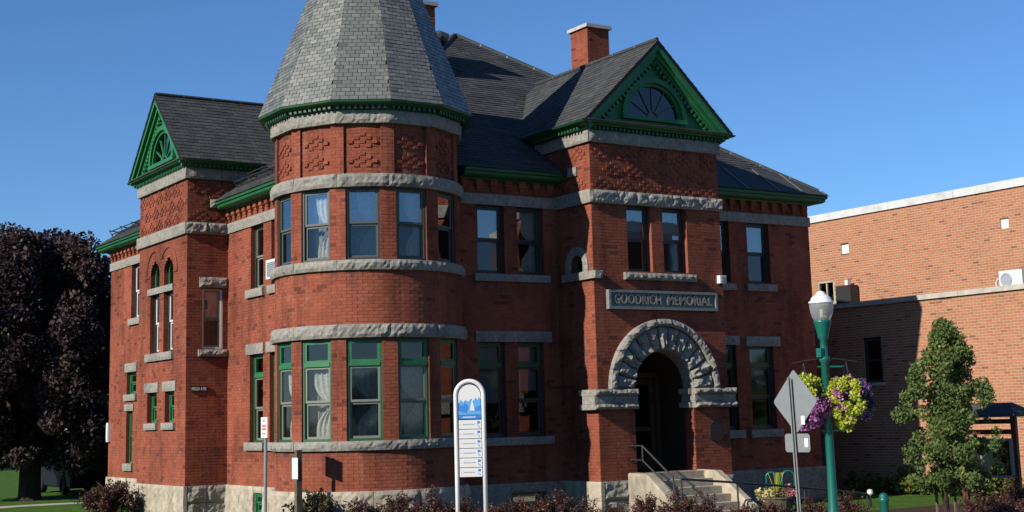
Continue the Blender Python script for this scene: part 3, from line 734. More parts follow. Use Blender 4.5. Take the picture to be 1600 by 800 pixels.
# arched lights
for h, face in [(h_annl[0], FAL), (h_annl[1], FAL), (h_porl[0], FPL)]:
    a, b, c, sp = h[:4]; r = (b-a)/2; w = b-a; H = sp-c
    P = [(0, 0), (w, 0)]+[(r+r*math.cos(t), H+r*math.sin(t)) for t in np.linspace(0, math.pi, 15)]
    Q = [(r+(x-r)*.84, .05+(y-.0)*.86) for x, y in P]
    mb = MB()
    for i in range(len(P)):
        j = (i+1) % len(P); mb.hexa([(*P[i], -.06), (*P[j], -.06), (*Q[j], -.06), (*Q[i], -.06), (*P[i], 0), (*P[j], 0), (*Q[j], 0), (*Q[i], 0)])
    mb.box(r-.02, r+.02, .04, H+r*.86, -.05, -.005)
    root = link('arched_window', mb.mesh('arched_window', MT['green']), lib, face.M(a, c, -.12))
    g = MB(); g.poly([(x, y, -.035) for x, y in Q]); link('pane', g.mesh('pane', MT['glass_low']), root, Matrix())
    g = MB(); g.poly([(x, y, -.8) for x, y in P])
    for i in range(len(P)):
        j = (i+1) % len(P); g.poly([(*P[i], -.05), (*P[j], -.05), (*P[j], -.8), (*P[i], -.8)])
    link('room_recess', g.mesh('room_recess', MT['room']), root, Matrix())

# ------------------------------------------------------------------ entrance door
mb = MB()
DW = AR; YD = -1.25
mb.box(AC_-DW, AC_-DW+.09, .94, 3.55, YD-.1, YD+.05, FPF); mb.box(AC_-DW+.42, AC_-DW+.53, .94, 3.55, YD-.1, YD+.1, FPF); mb.box(AC_+DW-.12, AC_+DW, .94, 3.55, YD-.1, YD+.05, FPF)
mb.box(AC_-DW+.09, AC_-DW+.42, 3.0, 3.1, YD-.1, YD+.05, FPF); mb.box(AC_-DW+.53, AC_+DW-.12, 3.0, 3.12, YD-.1, YD+.06, FPF)
mb.box(AC_-DW+.09, AC_-DW+.42, .94, 1.25, YD-.1, YD+.03, FPF)
door = mb.build('entrance_door', MT['wood'], lib)
mb = MB(); x0, x1 = AC_-DW+.54, AC_+DW-.13
mb.box(x0, x0+.12, .95, 2.98, YD-.06, YD, FPF); mb.box(x1-.12, x1, .95, 2.98, YD-.06, YD, FPF)
mb.box(x0+.12, x1-.12, .95, 1.22, YD-.06, YD, FPF); mb.box(x0+.12, x1-.12, 2.86, 2.98, YD-.06, YD, FPF); mb.box(x0+.12, x1-.12, 1.8, 1.9, YD-.06, YD, FPF)
mb.build('door_leaf', MT['wood'], door)
mb = MB()
for a, b, c, d in ((x0+.12, x1-.12, 1.22, 1.8), (x0+.12, x1-.12, 1.9, 2.86), (x0, x1, 3.12, 3.56), (AC_-DW+.09, AC_-DW+.42, 1.25, 3.0)):
    mb.poly([FPF(a, c, YD-.03), FPF(b, c, YD-.03), FPF(b, d, YD-.03), FPF(a, d, YD-.03)])
mb.build('pane', MT['glass_low'], door)
mb = MB()
mb.box(x0+.16, x0+.42, 2.35, 2.62, YD-.02, YD-.012, FPF); mb.build('notice', MT['grey_print'], door)
mb = MB(); mb.box(x0+.12, x0+.36, 1.62, 1.74, YD-.02, YD-.012, FPF); mb.build('notice', MT['grey_print'], door)
mb = MB(); mb.tube([FPF(x0+.06, 1.85, YD+.05), FPF(x0+.06, 2.1, YD+.05)], .012, 6); mb.build('handle', MT['galv'], door)
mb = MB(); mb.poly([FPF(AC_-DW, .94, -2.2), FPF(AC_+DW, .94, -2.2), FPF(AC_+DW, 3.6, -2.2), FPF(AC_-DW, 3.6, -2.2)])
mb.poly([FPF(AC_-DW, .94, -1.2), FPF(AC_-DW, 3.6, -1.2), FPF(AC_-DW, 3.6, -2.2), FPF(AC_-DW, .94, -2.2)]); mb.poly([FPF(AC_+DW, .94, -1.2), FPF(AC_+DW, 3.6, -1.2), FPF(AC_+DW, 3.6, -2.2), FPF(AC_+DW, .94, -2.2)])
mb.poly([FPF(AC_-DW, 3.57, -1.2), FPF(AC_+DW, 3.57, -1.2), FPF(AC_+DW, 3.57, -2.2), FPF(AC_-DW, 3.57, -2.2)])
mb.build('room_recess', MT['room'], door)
mb = MB(); mb.poly([FPF(AC_-DW, .936, 0), FPF(AC_+DW, .936, 0), FPF(AC_+DW, .936, -2.2), FPF(AC_-DW, .936, -2.2)]); mb.build('porch_floor', MT['concrete'], lib)

# ------------------------------------------------------------------ name stone, plaque
mb = MB(); a, b, c, d = .37, 3.44, 4.45, 4.87
mb.box(a, b, c, c+.06, -.02, .11, FPF); mb.box(a, b, d-.06, d, -.02, .11, FPF); mb.box(a, a+.06, c+.06, d-.06, -.02, .11, FPF); mb.box(b-.06, b, c+.06, d-.06, -.02, .11, FPF)
mb.box(a+.06, b-.06, c+.06, d-.06, -.02, .05, FPF)
ns = mb.build('name_stone', MT['signstone'], lib)
def text_mesh(txt, size, width=None, extrude=.02, offset=0., shear=0.):
    cu = bpy.data.curves.new('lettering', 'FONT'); cu.body = txt; cu.size = size; cu.extrude = extrude; cu.offset = offset; cu.align_x = 'CENTER'; cu.align_y = 'CENTER'
    cu.resolution_u = 3; cu.space_word = .9
    o = bpy.data.objects.new('lettering', cu); col.objects.link(o)
    dg = bpy.context.evaluated_depsgraph_get(); me = bpy.data.meshes.new_from_object(o.evaluated_get(dg)); bpy.data.objects.remove(o); bpy.data.curves.remove(cu)
    if width:
        xs = [v.co.x for v in me.vertices]; k = width/(max(xs)-min(xs)); cx = (max(xs)+min(xs))/2
        for v in me.vertices: v.co.x = (v.co.x-cx)*k
    me.name = 'lettering'; return me
for wd_, u_ in (("GOODRICH", .37+.14+.66), ("MEMORIAL", 3.44-.14-.66)):
    me = text_mesh(wd_, .3, 1.3, .035, .006); me.materials.clear(); me.materials.append(MT['granite']); link('lettering', me, ns, FPF.M(u_, (c+d)/2, .06))
mb = MB()
P = [(3.1, 1.62), (3.16, 1.57), (3.28, 1.54), (3.4, 1.57), (3.46, 1.62), (3.46, 1.9), (3.4, 1.95), (3.36, 2.0), (3.2, 2.0), (3.16, 1.95), (3.1, 1.9)]
mb.prism([FPF(u, v, .045) for u, v in P], FPF.n*-.06)
mb.build('plaque', MT['plaque'], lib, label='dark bronze plaque on the brick beside the arch')

# ------------------------------------------------------------------ eaves: corbels and green cornices
cb = MB(); cb.box(-.085, .085, 0, .3, 0, .1); cb.box(-.06, .06, -.07, 0, 0, .07); cb.box(-.035, .035, -.12, -.07, 0, .045)
cbm = cb.mesh('corbel', MT['brick'])
def corbels(face, u0, u1, v=7.2):
    n = int((u1-u0)/.33)
    for i in range(n): link('corbel', cbm, lib, face.M(u0+(i+.5)*(u1-u0)/n, v, 0))
corbels(FF, -2.55, PX0); corbels(FF, PX1, XR); corbels(FL, -YA, -3.6); corbels(FL, -YW, -YB)
def cornice(path, prof, mt='eavegreen', name='cornice', parent=lib, closed=False):
    """profile (out, z) swept along a plan polyline; out is to the right-hand normal of travel"""
    pts = [Vector((p[0], p[1], 0)) for p in path]; n = len(pts); rows = []
    for i in range(n):
        d0 = (pts[i]-pts[i-1]).normalized() if i or closed else (pts[1]-pts[0]).normalized()
        d1 = (pts[(i+1) % n]-pts[i]).normalized() if i < n-1 or closed else d0
        n0, n1 = Vector((d0.y, -d0.x, 0)), Vector((d1.y, -d1.x, 0)); m_ = (n0+n1).normalized(); k = 1/max(m_.dot(n0), .3)
        rows.append([(pts[i].x+m_.x*k*o, pts[i].y+m_.y*k*o, z) for o, z in prof])
    if closed: rows.append(rows[0])
    mb = MB(); mb.grid(rows)
    if not closed: mb.poly(rows[0]); mb.poly(list(reversed(rows[-1])))
    return mb.build(name, MT[mt], parent)
EP = [(-.05, 7.3), (.1, 7.33), (.12, 7.36), (.22, 7.36), (.28, 7.37), (.32, 7.4), (.33, 7.42), (.33, 7.46), (.37, 7.48), (.375, 7.545), (-.05, 7.546)]
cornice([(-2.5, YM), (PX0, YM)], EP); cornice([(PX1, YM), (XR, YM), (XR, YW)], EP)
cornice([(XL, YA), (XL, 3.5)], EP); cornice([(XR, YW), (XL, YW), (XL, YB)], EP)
for face, u in ((FAF, -5.42), (FPL, -.62)):
    rock(face, u-.16, u+.16, 7.42, 7.62, -.05, .1 if face is FAF else .07, .03, .05).build('kneeler_stone', MT['granite'], lib)

# ------------------------------------------------------------------ roofs
slate_V, slate_T = [], []
def slates(O, u, v, iv, vmax, course, width, gap=.006, store=None, lift=.016, jit=.35):
    """slates on a slope: O at the eave, u along it, v up it; each slate a tilted quad with a thick lower edge"""
    O, u, v = np.array(O, float), np.array(u, float), np.array(v, float); u /= np.linalg.norm(u); v /= np.linalg.norm(v); n = np.cross(u, v)
    Vs, Ts = (slate_V, slate_T) if store is None else store
    k = int(vmax/course)
    for i in range(k+1):
        a = i*course; seg = iv(a+course*.5)
        if not seg: continue
        lo, hi = seg; off = (width/2 if i % 2 else 0)+width*.2*random.random()*jit
        x = lo-off % width
        while x < hi:
            p, q = max(x+gap/2, lo), min(x+width-gap/2, hi)
            if q-p > .02:
                l = lift*(.75+.5*random.random()); e = course*1.02; dv = random.uniform(-.004, .004)
                A, B = O+u*p+v*(a+dv), O+u*q+v*(a+dv); Cc, D = O+u*q+v*(a+e), O+u*p+v*(a+e)
                Vs.append([A+n*l, B+n*l, Cc+n*.003, D+n*.003]); Ts.append(random.random())
                Vs.append([A-n*.004, B-n*.004, B+n*l, A+n*l]); Ts.append(Ts[-1])
            x += width
def tri_iv(W, H, l0=0., l1=None):
    """interval on a triangle/trapezoid: at height v the eave width W narrows by l0 on the left and l1 on the right at height H"""
    l1 = W-l0 if l1 is None else l1
    return lambda v: (l0*v/H, W-l1*v/H) if 0 <= v <= H and W-l1*v/H-l0*v/H > .03 else None
E0x, E1x, E0y, E1y, EZ = XL-.39, XR+.39, YM-.39, YW+.39, 7.55
TAN = .732; HWX = (E1x-E0x)/2; RZ = EZ+HWX*TAN; RX = (E0x+E1x)/2
r0, r1 = (RX, E0y+HWX, RZ), (RX, E1y-HWX, RZ)
mb = MB()
mb.poly([(E0x, E0y, EZ), (E1x, E0y, EZ), r0]); mb.poly([(E1x, E0y, EZ), (E1x, E1y, EZ), r1, r0]); mb.poly([(E1x, E1y, EZ), (E0x, E1y, EZ), r1]); mb.poly([(E0x, E1y, EZ), (E0x, E0y, EZ), r0, r1])
mb.poly([(E0x, E0y, EZ-.012), (E0x, E1y, EZ-.012), (E1x, E1y, EZ-.012), (E1x, E0y, EZ-.012)])
roof = mb.build('roof', MT['underlay'], lib, label='steep hipped roof in dark slate')
SL = math.hypot(HWX, HWX*TAN)
slates((E0x, E0y, EZ), (1, 0, 0), (0, HWX, HWX*TAN), tri_iv(2*HWX, SL, HWX, HWX), SL, .14, .26)
slates((E0x, E1y, EZ), (0, -1, 0), (HWX, 0, HWX*TAN), tri_iv(E1y-E0y, SL, HWX, HWX), SL, .14, .26)
def caps(p0, p1, n, r=.06, parent=None):
    p0, p1 = Vector(p0), Vector(p1); d = (p1-p0)/n
    for i in range(n):
        b = MB(); b.tube([p0+d*(i+.04), p0+d*(i+.96)], r, 7); b.build('ridge_cap', MT['metal'], parent or roof)
    b = MB()
    for i in range(1, n): b.tube([p0+d*i-d.normalized()*.022, p0+d*i+d.normalized()*.022], r*1.08, 7)
    b.build('ridge_joints', MT['seam'], parent or roof, kind='stuff')
caps((E1x-.15, E0y+.15, EZ+.12), (r0[0], r0[1], r0[2]+.02), 13); caps((E0x+.15, E0y+.15, EZ+.12), (r0[0], r0[1], r0[2]+.02), 13); caps(r0, r1, 4)
# flared metal eave strip of the front slope right of the porch
sn = Vector((0, -TAN, 1)).normalized(); sv = Vector((0, 1, TAN)).normalized()
mb = MB(); o = Vector((0, E0y, EZ)); L_ = 1.15
def sp(x, t, n): return (x, o.y+sv.y*t+sn.y*n, o.z+sv.z*t+sn.z*n)
mb.poly([sp(PX1-.3, -.02, .03), sp(E1x+.02, -.02, .03), sp(E1x-L_*sv.y, L_, .03), sp(PX1-.3, L_, .03)])
mb.poly([sp(PX1-.3, L_, .03), sp(E1x-L_*sv.y, L_, .03), sp(E1x-L_*sv.y, L_, .0), sp(PX1-.3, L_, .0)])
es = mb.build('eave_strip', MT['metal'], roof)
mb = MB()
for x in (4.4, 5.5, 6.55, 7.4, 8.15):
    L2_ = min(L_, (E1x-x)/sv.y); mb.hexa([sp(x-.02, 0, .03), sp(x+.02, 0, .03), sp(x+.02, L2_, .03), sp(x-.02, L2_, .03), sp(x-.02, 0, .055), sp(x+.02, 0, .055), sp(x+.02, L2_, .055), sp(x-.02, L2_, .055)])
mb.build('eave_seams', MT['seam'], roof, kind='stuff')
# snow rails on the left slopes
def snow_rail(y0, y1, up_=.55):
    f = lambda t, n: Vector((E0x+t*.82-n*.57, 0, EZ+t*.573+n*.82)); mb = MB()
    for dn in (.07, .17):
        p = f(up_, dn); mb.tube([(p.x, y0, p.z), (p.x, y1, p.z)], .016, 6)
    k = max(2, int(abs(y1-y0)/.9))
    for i in range(k+1):
        y = y0+(y1-y0)*i/k; a, b = f(up_, 0), f(up_, .21); c = f(up_+.22, .01); mb.tube([(a.x, y, a.z), (b.x, y, b.z), (c.x, y, c.z)], .02, 5)
    mb.build('snow_rail', MT['iron'], roof)
snow_rail(3.7, 7.5); snow_rail(3.7, 7.5, .95); snow_rail(12.2, 17.3)

# --- gabled cross roofs with pediments
def pediment(face, uc, half, zc, apex, over, back, body0, body1, holder):
    """gable in the plane of `face`: half-width incl. overhang, eave zc, apex; runs back along -n by `back`"""
    tan = (apex-zc)/half; ridge_n = -back
    mb = MB()   # roof slabs, 8 cm thick
    th = .07
    for s in (-1, 1):
        e, r = (uc+s*half, zc), (uc, apex)
        mb.hexa([face(e[0], e[1], over), face(r[0], r[1], over), face(r[0], r[1]-th*1.3, over), face(e[0], e[1]-th*1.0, over),
                 face(e[0], e[1], ridge_n), face(r[0], r[1], ridge_n), face(r[0], r[1]-th*1.3, ridge_n), face(e[0], e[1]-th, ridge_n)])
    rf = mb.build('gable_roof', MT['underlay'], lib)
    Lr = math.hypot(half, apex-zc)
    for s in (-1, 1):
        un = np.array(face.n)*(1 if s > 0 else -1)
        uu = np.array(face.u)
        O = face(uc+s*half, zc, over if s > 0 else ridge_n)
        along = -np.array(face.n) if s > 0 else np.array(face.n)
        upv = np.array(face.u)*(-s)*half+np.array([0, 0, apex-zc])
        slates(O, along, upv, lambda v: (0, over+back) if v <= Lr else None, Lr, .14, .26)
    caps(face(uc, apex+.03, over), face(uc, apex+.03, ridge_n), max(3, int((over+back)/.72)), .05, rf)
    # raking cornices and their dentils
    rk = MB(); dn = MB()
    for s in (-1, 1):
        U = lambda t: (uc+s*half*(1-t), zc+(apex-zc)*t)
        c_, s_ = half/Lr, (apex-zc)/Lr
        def q(t, dd, n): x, z = U(t); return face(x-s*s_*dd*1., z-c_*dd, n)     # dd below the slope, square to it
        for d0, d1, n0, n1 in ((.07, .16, .02, over-.02), (.16, .25, .02, over-.1), (.25, .30, .02, over-.17)):
            t0, t1 = 0.0, 1-(d1*s_)/half*.98 if False else 1.0
            def clampu(p, s=s): return p
            a0, b0, a1, b1 = q(0, d0, n1), q(0, d1, n1), q(1, d0, n1), q(1, d1, n1)
            # keep both rakes on their own side of the centre line
            def fix(t, dd, n):
                x, z = U(t); x2, z2 = x-s*s_*dd, z-c_*dd
                if (x2-uc)*s < 0: z2 = apex-dd/c_; x2 = uc
                return face(x2, z2, n)
            rk.hexa([fix(0, d0, n0), fix(1, d0, n0), fix(1, d1, n0), fix(0, d1, n0), fix(0, d0, n1), fix(1, d0, n1), fix(1, d1, n1), fix(0, d1, n1)])
        k = int(Lr/.13)
        for i in range(2, k-2):
            t0, t1 = (i+.0)/k, (i+.5)/k
            dn.hexa([q(t0, .30, .0), q(t1, .30, .0), q(t1, .40, .0), q(t0, .40, .0), q(t0, .30, .1), q(t1, .30, .1), q(t1, .40, .1), q(t0, .40, .1)])
    hold = rk.build('raking_cornice', MT['green'], lib); dn.build('dentil_course', MT['green'], hold, kind='stuff')
    # tympanum with an arched opening left for the fan window
    zb = zc+.1; r = .8; fz = zb+.14
    tp = MB(); slope = lambda x: apex-.1-abs(x-uc)*tan
    xs = np.linspace(uc-half+.2, uc+half-.2, 57)
    for x0, x1 in zip(xs, xs[1:]):
        def low(x): return fz+math.sqrt(max(r*r-(x-uc)**2, 0)) if abs(x-uc) < r else zb-.1
        a, b = low(x0), low(x1)
        if abs(x0-uc) < r and abs(x1-uc) >= r: b = fz
        if abs(x1-uc) < r and abs(x0-uc) >= r: a = fz
        if slope(x0) > a-.05 or slope(x1) > b-.05:
            tp.poly([face(x0, a, 0), face(x1, b, 0), face(x1, max(slope(x1), b), 0), face(x0, max(slope(x0), a), 0)])
    tp.poly([face(uc-r-.02, zb-.1, .001), face(uc+r+.02, zb-.1, .001), face(uc+r+.02, fz, .001), face(uc-r-.02, fz, .001)])
    tp.build('tympanum', MT['green'], lib)
    fwm = MB(); N = 20
    for i in range(N):
        a0, a1 = math.pi*i/N, math.pi*(i+1)/N
        for ra, rb, n1 in ((r, r+.12, .09), (r-.07, r, .03)):
            P = lambda a, rr, n: face(uc+rr*math.cos(a), fz+rr*math.sin(a), n)
            fwm.hexa([P(a0, ra, -.1), P(a1, ra, -.1), P(a1, rb, -.1), P(a0, rb, -.1), P(a0, ra, n1), P(a1, ra, n1), P(a1, rb, n1), P(a0, rb, n1)])
    fwm.box(uc-r-.12, uc+r+.12, fz-.09, fz, -.1, .1, face)
    fan = fwm.build('fan_window', MT['green'], lib)
    mu = MB()
    for i in range(1, 6):
        a = math.pi*i/6; d_ = (math.cos(a), math.sin(a)); p_ = (-d_[1]*.014, d_[0]*.014)
        c4 = [(uc+.14*d_[0]-p_[0], fz+.14*d_[1]-p_[1]), (uc+.14*d_[0]+p_[0], fz+.14*d_[1]+p_[1]), (uc+(r-.06)*d_[0]+p_[0], fz+(r-.06)*d_[1]+p_[1]), (uc+(r-.06)*d_[0]-p_[0], fz+(r-.06)*d_[1]-p_[1])]
        mu.hexa([face(*c, -.06) for c in c4]+[face(*c, -.02) for c in c4])
    mu.tube([face(uc+.15*math.cos(a), fz+.15*math.sin(a), -.035) for a in np.linspace(0, math.pi, 11)], .018, 6)
    mu.build('muntin', MT['midsash' if face is FPF else 'green'], fan)
    g = MB(); g.poly([face(uc+(r-.03)*math.cos(a), fz+(r-.03)*math.sin(a), -.045) for a in np.linspace(0, math.pi, 25)]); g.build('pane', MT['glass_low' if face is FPF else 'glass_up'], fan)
    g = MB(); A = np.linspace(0, math.pi, 25); g.poly([face(uc+r*math.cos(a), fz+r*math.sin(a), -.6) for a in A])
    for a0, a1 in zip(A, A[1:]): g.poly([face(uc+r*math.cos(a0), fz+r*math.sin(a0), -.06), face(uc+r*math.cos(a1), fz+r*math.sin(a1), -.06), face(uc+r*math.cos(a1), fz+r*math.sin(a1), -.6), face(uc+r*math.cos(a0), fz+r*math.sin(a0), -.6)])
    g.build('room_recess', MT['room'], fan)
    # little slate weathering on the horizontal cornice
    mb = MB(); mb.hexa([face(uc-half+.06, zc-.02, 0), face(uc+half-.06, zc-.02, 0), face(uc+half-.06, zc-.02, over+.02), face(uc-half+.06, zc-.02, over+.02),
                        face(uc-half+.06, zc+.09, 0), face(uc+half-.06, zc+.09, 0), face(uc+half-.06, zc+.005, over+.02), face(uc-half+.06, zc+.005, over+.02)])
    mb.build('cornice_weathering', MT['slate'], lib)
    # horizontal cornice on three sides with dentils
    prof = [(-.02, zc-.19), (.06, zc-.17), (.08, zc-.11), (over-.12, zc-.1), (over-.1, zc-.07), (over-.03, zc-.06), (over, zc-.022), (-.02, zc-.021)]
    A, B = face(body1, 0, -holder), face(body1, 0, 0); C_, D = face(body0, 0, 0), face(body0, 0, -holder)
    cn = cornice([D[:2], C_[:2], B[:2], A[:2]], prof)
    dn = MB(); x = body0+.02
    while x < body1-.05: dn.box(x, x+.055, zc-.185, zc-.115, .06, .145, face); x += .115
    x = -.1
    while x > -holder+.1:
        for ub, sg in ((body0, -1), (body1, 1)):
            mp = lambda p, q, n_, ub=ub, sg=sg: face(ub+sg*n_, q, p)
            dn.box(x-.055, x, zc-.185, zc-.115, .06, .145, mp)
        x -= .115
    dn.build('dentil_course', MT['eavegreen'], cn, kind='stuff')
pediment(FPF, 1.885, 2.1, 8.56, 10.55, .3, 4.7, PX0-.08, PX1+.08, 2.0)
pediment(FAL, -9.7, 1.96, 8.56, 10.5, .27, 4.4, -YB-.08, -YA+.08, 1.8)

# ------------------------------------------------------------------ tower roof
AZ, EZT, RT_ = 14.23, 8.47, 2.27
P2 = lambda a, R, z: Vector((TC[0]+R*math.cos(math.radians(a)), TC[1]+R*math.sin(math.radians(a)), z))
mb = MB()
for a in TV:
    mb.poly([P2(a, RT_, EZT), P2(a+30, RT_, EZT), (TC[0], TC[1], AZ)])
mb.poly([P2(a, RT_, EZT-.004) for a in reversed(TV)])
troof = mb.build('tower_roof', MT['underlay'], lib, label='steep twelve-sided slate spire of the corner tower')
stV = []; stT = []
for a in TV:
    p0, p1 = P2(a, RT_+.02, EZT), P2(a+30, RT_+.02, EZT); mid = (p0+p1)/2; H = (Vector((TC[0], TC[1], AZ))-mid).length; W = (p1-p0).length
    slates(p0, p1-p0, Vector((TC[0], TC[1], AZ))-mid, tri_iv(W, H, W/2, W/2), H, .0915, .182, .011, store=(stV, stT), lift=.012)
stV = np.array(stV); stT = np.array(stT)
S2 = stV.reshape(-1, 2, 4, 3); ctr = S2[:, 0].mean(1); q = (ctr-CAM)@np.array([rt2, up2, fw]).T
px, py = 800+F_PX*q[:, 0]/q[:, 2], CY_PX-F_PX*q[:, 1]/q[:, 2]
nr = np.cross(S2[:, 0, 1]-S2[:, 0, 0], S2[:, 0, 3]-S2[:, 0, 0]); ar = np.linalg.norm(nr, axis=1)
sz = np.clip((nr*(CAM-ctr)).sum(1), 0, None)/q[:, 2]**3; sz[(py < 0)] = 0
top = np.argsort(-sz)[:300]; keep = np.ones(len(S2), bool); keep[top] = False
_sm = {}
for i in top:
    A, B, Cc, D = S2[i, 0]; O = (A+B)/2; u = (B-A)/np.linalg.norm(B-A); v = ((D-A)-u*((D-A)@u)); L_ = np.linalg.norm(v); v = v/L_; n = np.cross(u, v)
    W = float(np.linalg.norm(B-A)); ws = round(W/.02)*.02; key = (ws, random.randrange(4))
    if key not in _sm:
        h = ws/2; b_ = MB(); t_ = random.random()
        b_.poly([(-h, 0, 0), (h, 0, 0), (h, .093, 0), (-h, .093, 0)], t=t_); b_.poly([(-h, 0, -.016), (h, 0, -.016), (h, 0, 0), (-h, 0, 0)], t=t_)
        b_.poly([(-h, 0, -.016), (-h, 0, 0), (-h, .093, 0), (-h, .093, -.016)], t=t_); b_.poly([(h, 0, 0), (h, 0, -.016), (h, .093, -.016), (h, .093, 0)], t=t_)
        _sm[key] = b_.mesh('slate', MT['tslate'])
    mw = Matrix((u, v, n)).transposed().to_4x4(); mw.translation = Vector(O)
    o_ = link('slate', _sm[key], troof, mw); o_.scale.x = W/ws
link('slating', quads_mesh('slating', S2[keep].reshape(-1, 4, 3), MT['tslate'], np.repeat(stT.reshape(-1, 2)[keep][:, 0], 2)), troof, kind='stuff')
link('slating', quads_mesh('slating', np.array(slate_V), MT['slate'], np.array(slate_T)), roof, kind='stuff')
ring_pts = [P2(a, TR+.02, 0) for a in TV]
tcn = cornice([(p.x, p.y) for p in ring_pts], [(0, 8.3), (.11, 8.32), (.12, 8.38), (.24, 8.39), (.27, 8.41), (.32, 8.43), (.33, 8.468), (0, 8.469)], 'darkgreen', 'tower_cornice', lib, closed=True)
dn = MB()
for a in TV:
    f, l = chord(a, a+30, TR+.1); k = 9
    for i in range(k): dn.box(l*(i+.25)/k, l*(i+.75)/k, 8.32, 8.4, -.02, .13, f)
dn.build('dentil_course', MT['darkgreen'], tcn, kind='stuff')
mb = MB(); mb.lathe([(0, .5), (.05, .4), (.09, .3), (.04, .2), (.1, .05), (.12, -.3)], (TC[0], TC[1], AZ), 12); mb.build('finial', MT['metal'], troof)

# ------------------------------------------------------------------ chimneys
def chimney(x0, x1, y0, y1, z0, z1, label):
    mb = MB()
    f1, f2 = Face((0, y0, 0), (1, 0, 0)), Face((x0, 0, 0), (0, -1, 0))
    bricks.lay(f1, z0, z1, lambda v: [(x0, x1)], mb); bricks.lay(f2, z0, z1, lambda v: [(-y1, -y0)], mb)
    mb.box(x0+.01, x1, y0+.01, y1, z0, z1)
    c = mb.build('chimney', MT['brick'], lib, label=label)
    mb = MB(); mb.box(x0-.07, x1+.07, y0-.07, y1+.07, z1, z1+.1); mb.box(x0+.1, x1-.1, y0+.1, y1-.1, z1+.1, z1+.13); mb.build('chimney_cap', MT['concrete'], c)
chimney(5.26, 6.02, 7.0, 7.82, 9.0, 13.12, 'tall square brick chimney behind the porch gable')
chimney(-1.45, -.62, 5.45, 6.1, 9.5, 12.5, 'smaller brick chimney mostly behind the spire')
mb = MB(); mb.tube([(-.78, 5.3, 10.2), (-.78, 5.3, 11.3), (-.74, 5.3, 11.55), (-.6, 5.3, 11.68), (-.42, 5.3, 11.62)], [.16, .16, .17, .17, .18], 10); mb.build('vent_cowl', MT['metal'], lib)
bricks.finish(MT['brick'], lib)
# ================================================================== PIXEL HELPERS (positions measured once along the camera ray, then ordinary world points)
def at(x, y, depth):
    r = rt2*((x-800)/F_PX)-up2*((y-CY_PX)/F_PX)+fw
    return cam_loc+r*depth

# ================================================================== GROUND
def sheet(name, pts, z, m_, t=.5):
    mb = MB(); mb.poly([(p[0], p[1], z) for p in pts]); return mb.build(name, MT[m_], None, kind='structure')
sheet('ground', [(-900, -900), (900, -900), (900, 900), (-900, 900)], -.02, 'grass')
sheet('lawn', [(-9.5, -2.5), (11, -2.5), (11, 60), (-9.5, 60)], 0, 'grass')
sheet('planting_bed', [(-9.2, -7.4), (14, -7.4), (14, -2.5), (-9.2, -2.5)], .004, 'soil')
sheet('pavement', [(-9.4, -12.4), (40, -12.4), (40, -7.4), (-9.4, -7.4)], .0, 'concrete')
mb = MB(); mb.box(-9.4, 60, -12.6, -12.4, -.14, .0); mb.build('kerb', MT['concrete'], None, kind='structure')
sheet('road', [(-120, -24.2), (120, -24.2), (120, -12.6), (-120, -12.6)], -.012, 'asphalt')
sheet('side_road', [(-18.5, -12.6), (-11.2, -12.6), (-11.2, 120), (-18.5, 120)], -.008, 'asphalt')
sheet('path', [(-11.2, 16.2), (-9.05, 17.5), (-7.27, 18.6), (-5.1, 18.55), (-5.0, 19.25), (-6.2, 19.6), (-8.0, 19.4), (-11.2, 18.3)], .008, 'concrete')
sheet('opposite_pavement', [(-120, -28), (120, -28), (120, -24.2), (-120, -24.2)], .02, 'concrete')
mb = MB()
for i in range(14): mb.poly([(-60+i*8, -18.5, -.006), (-57+i*8, -18.5, -.006), (-57+i*8, -18.37, -.006), (-60+i*8, -18.37, -.006)])
mb.build('road_markings', MT['yellow'], None, kind='stuff')

# ================================================================== ENTRANCE STEPS AND RAILS
st = thing('entrance_steps', 'pale stone steps with sloping cheek walls in front of the arched entrance', 'steps', (1.8, -1, 0))
SX0, SX1 = 1.0, 2.58
for i in range(6):
    z1 = .94-.157*i; y0 = -.38-.28*i; y1 = -.1 if i == 0 else y0+.3
    mb = MB(); mb.box(SX0, SX1, y0, y1, max(z1-.19, 0), z1); mb.build('tread', MT['cream'], st)
for x0, x1, yb in ((.7, 1.0, -1.75), (2.58, 2.8, -1.85)):
    P = [(-.075, 0), (-.075, .955), (-.72, .945), (yb, .22), (yb, 0)]
    mb = MB(); mb.prism([(x0, y, z) for y, z in P], (x1-x0, 0, 0)); o = mb.build('cheek_wall', MT['cream'], st)
    o.modifiers.new('edge', 'BEVEL').width = .03
hr = thing('handrail', 'black double pipe handrail bolted to the brick beside the arch and sloping down the steps', 'handrail', (.9, -.8, 0), 'handrails at the entrance')
mb = MB()
mb.tube([(.86, .02, 1.52), (.86, -.43, 1.52), (.86, -1.42, .88), (.86, -1.46, .40)], .021, 8); mb.build('rail', MT['iron'], hr)
mb = MB(); mb.tube([(.86, .02, 1.22), (.86, -.42, 1.22), (.86, -1.44, .58)], .018, 8); mb.build('rail', MT['iron'], hr)
mb = MB(); mb.tube([(.86, -.43, 1.52), (.86, -.43, 1.22)], .018, 8); mb.build('post', MT['iron'], hr)
hr2 = thing('handrail', 'long black pipe handrail falling along the ramp past the flower tub', 'handrail', (3.5, -2, 0), 'handrails at the entrance')
mb = MB(); R = [(.8, -1.75, .86), (2.3, -1.75, .72), (4.2, -1.75, .53), (6.1, -1.75, .30)]; mb.tube(R, .024, 8); mb.build('rail', MT['iron'], hr2)
for p in R: mb = MB(); mb.tube([(p[0], p[1], 0), (p[0], p[1], p[2])], .02, 8); mb.build('post', MT['iron'], hr2)
sl = thing('path_light', 'slim black path light with a small white cap at the end of the handrail', 'path light', (6.2, -1.75, 0))
mb = MB(); mb.tube([(6.2, -1.75, 0), (6.2, -1.75, .27)], .025, 8); mb.build('stem', MT['black'], sl)
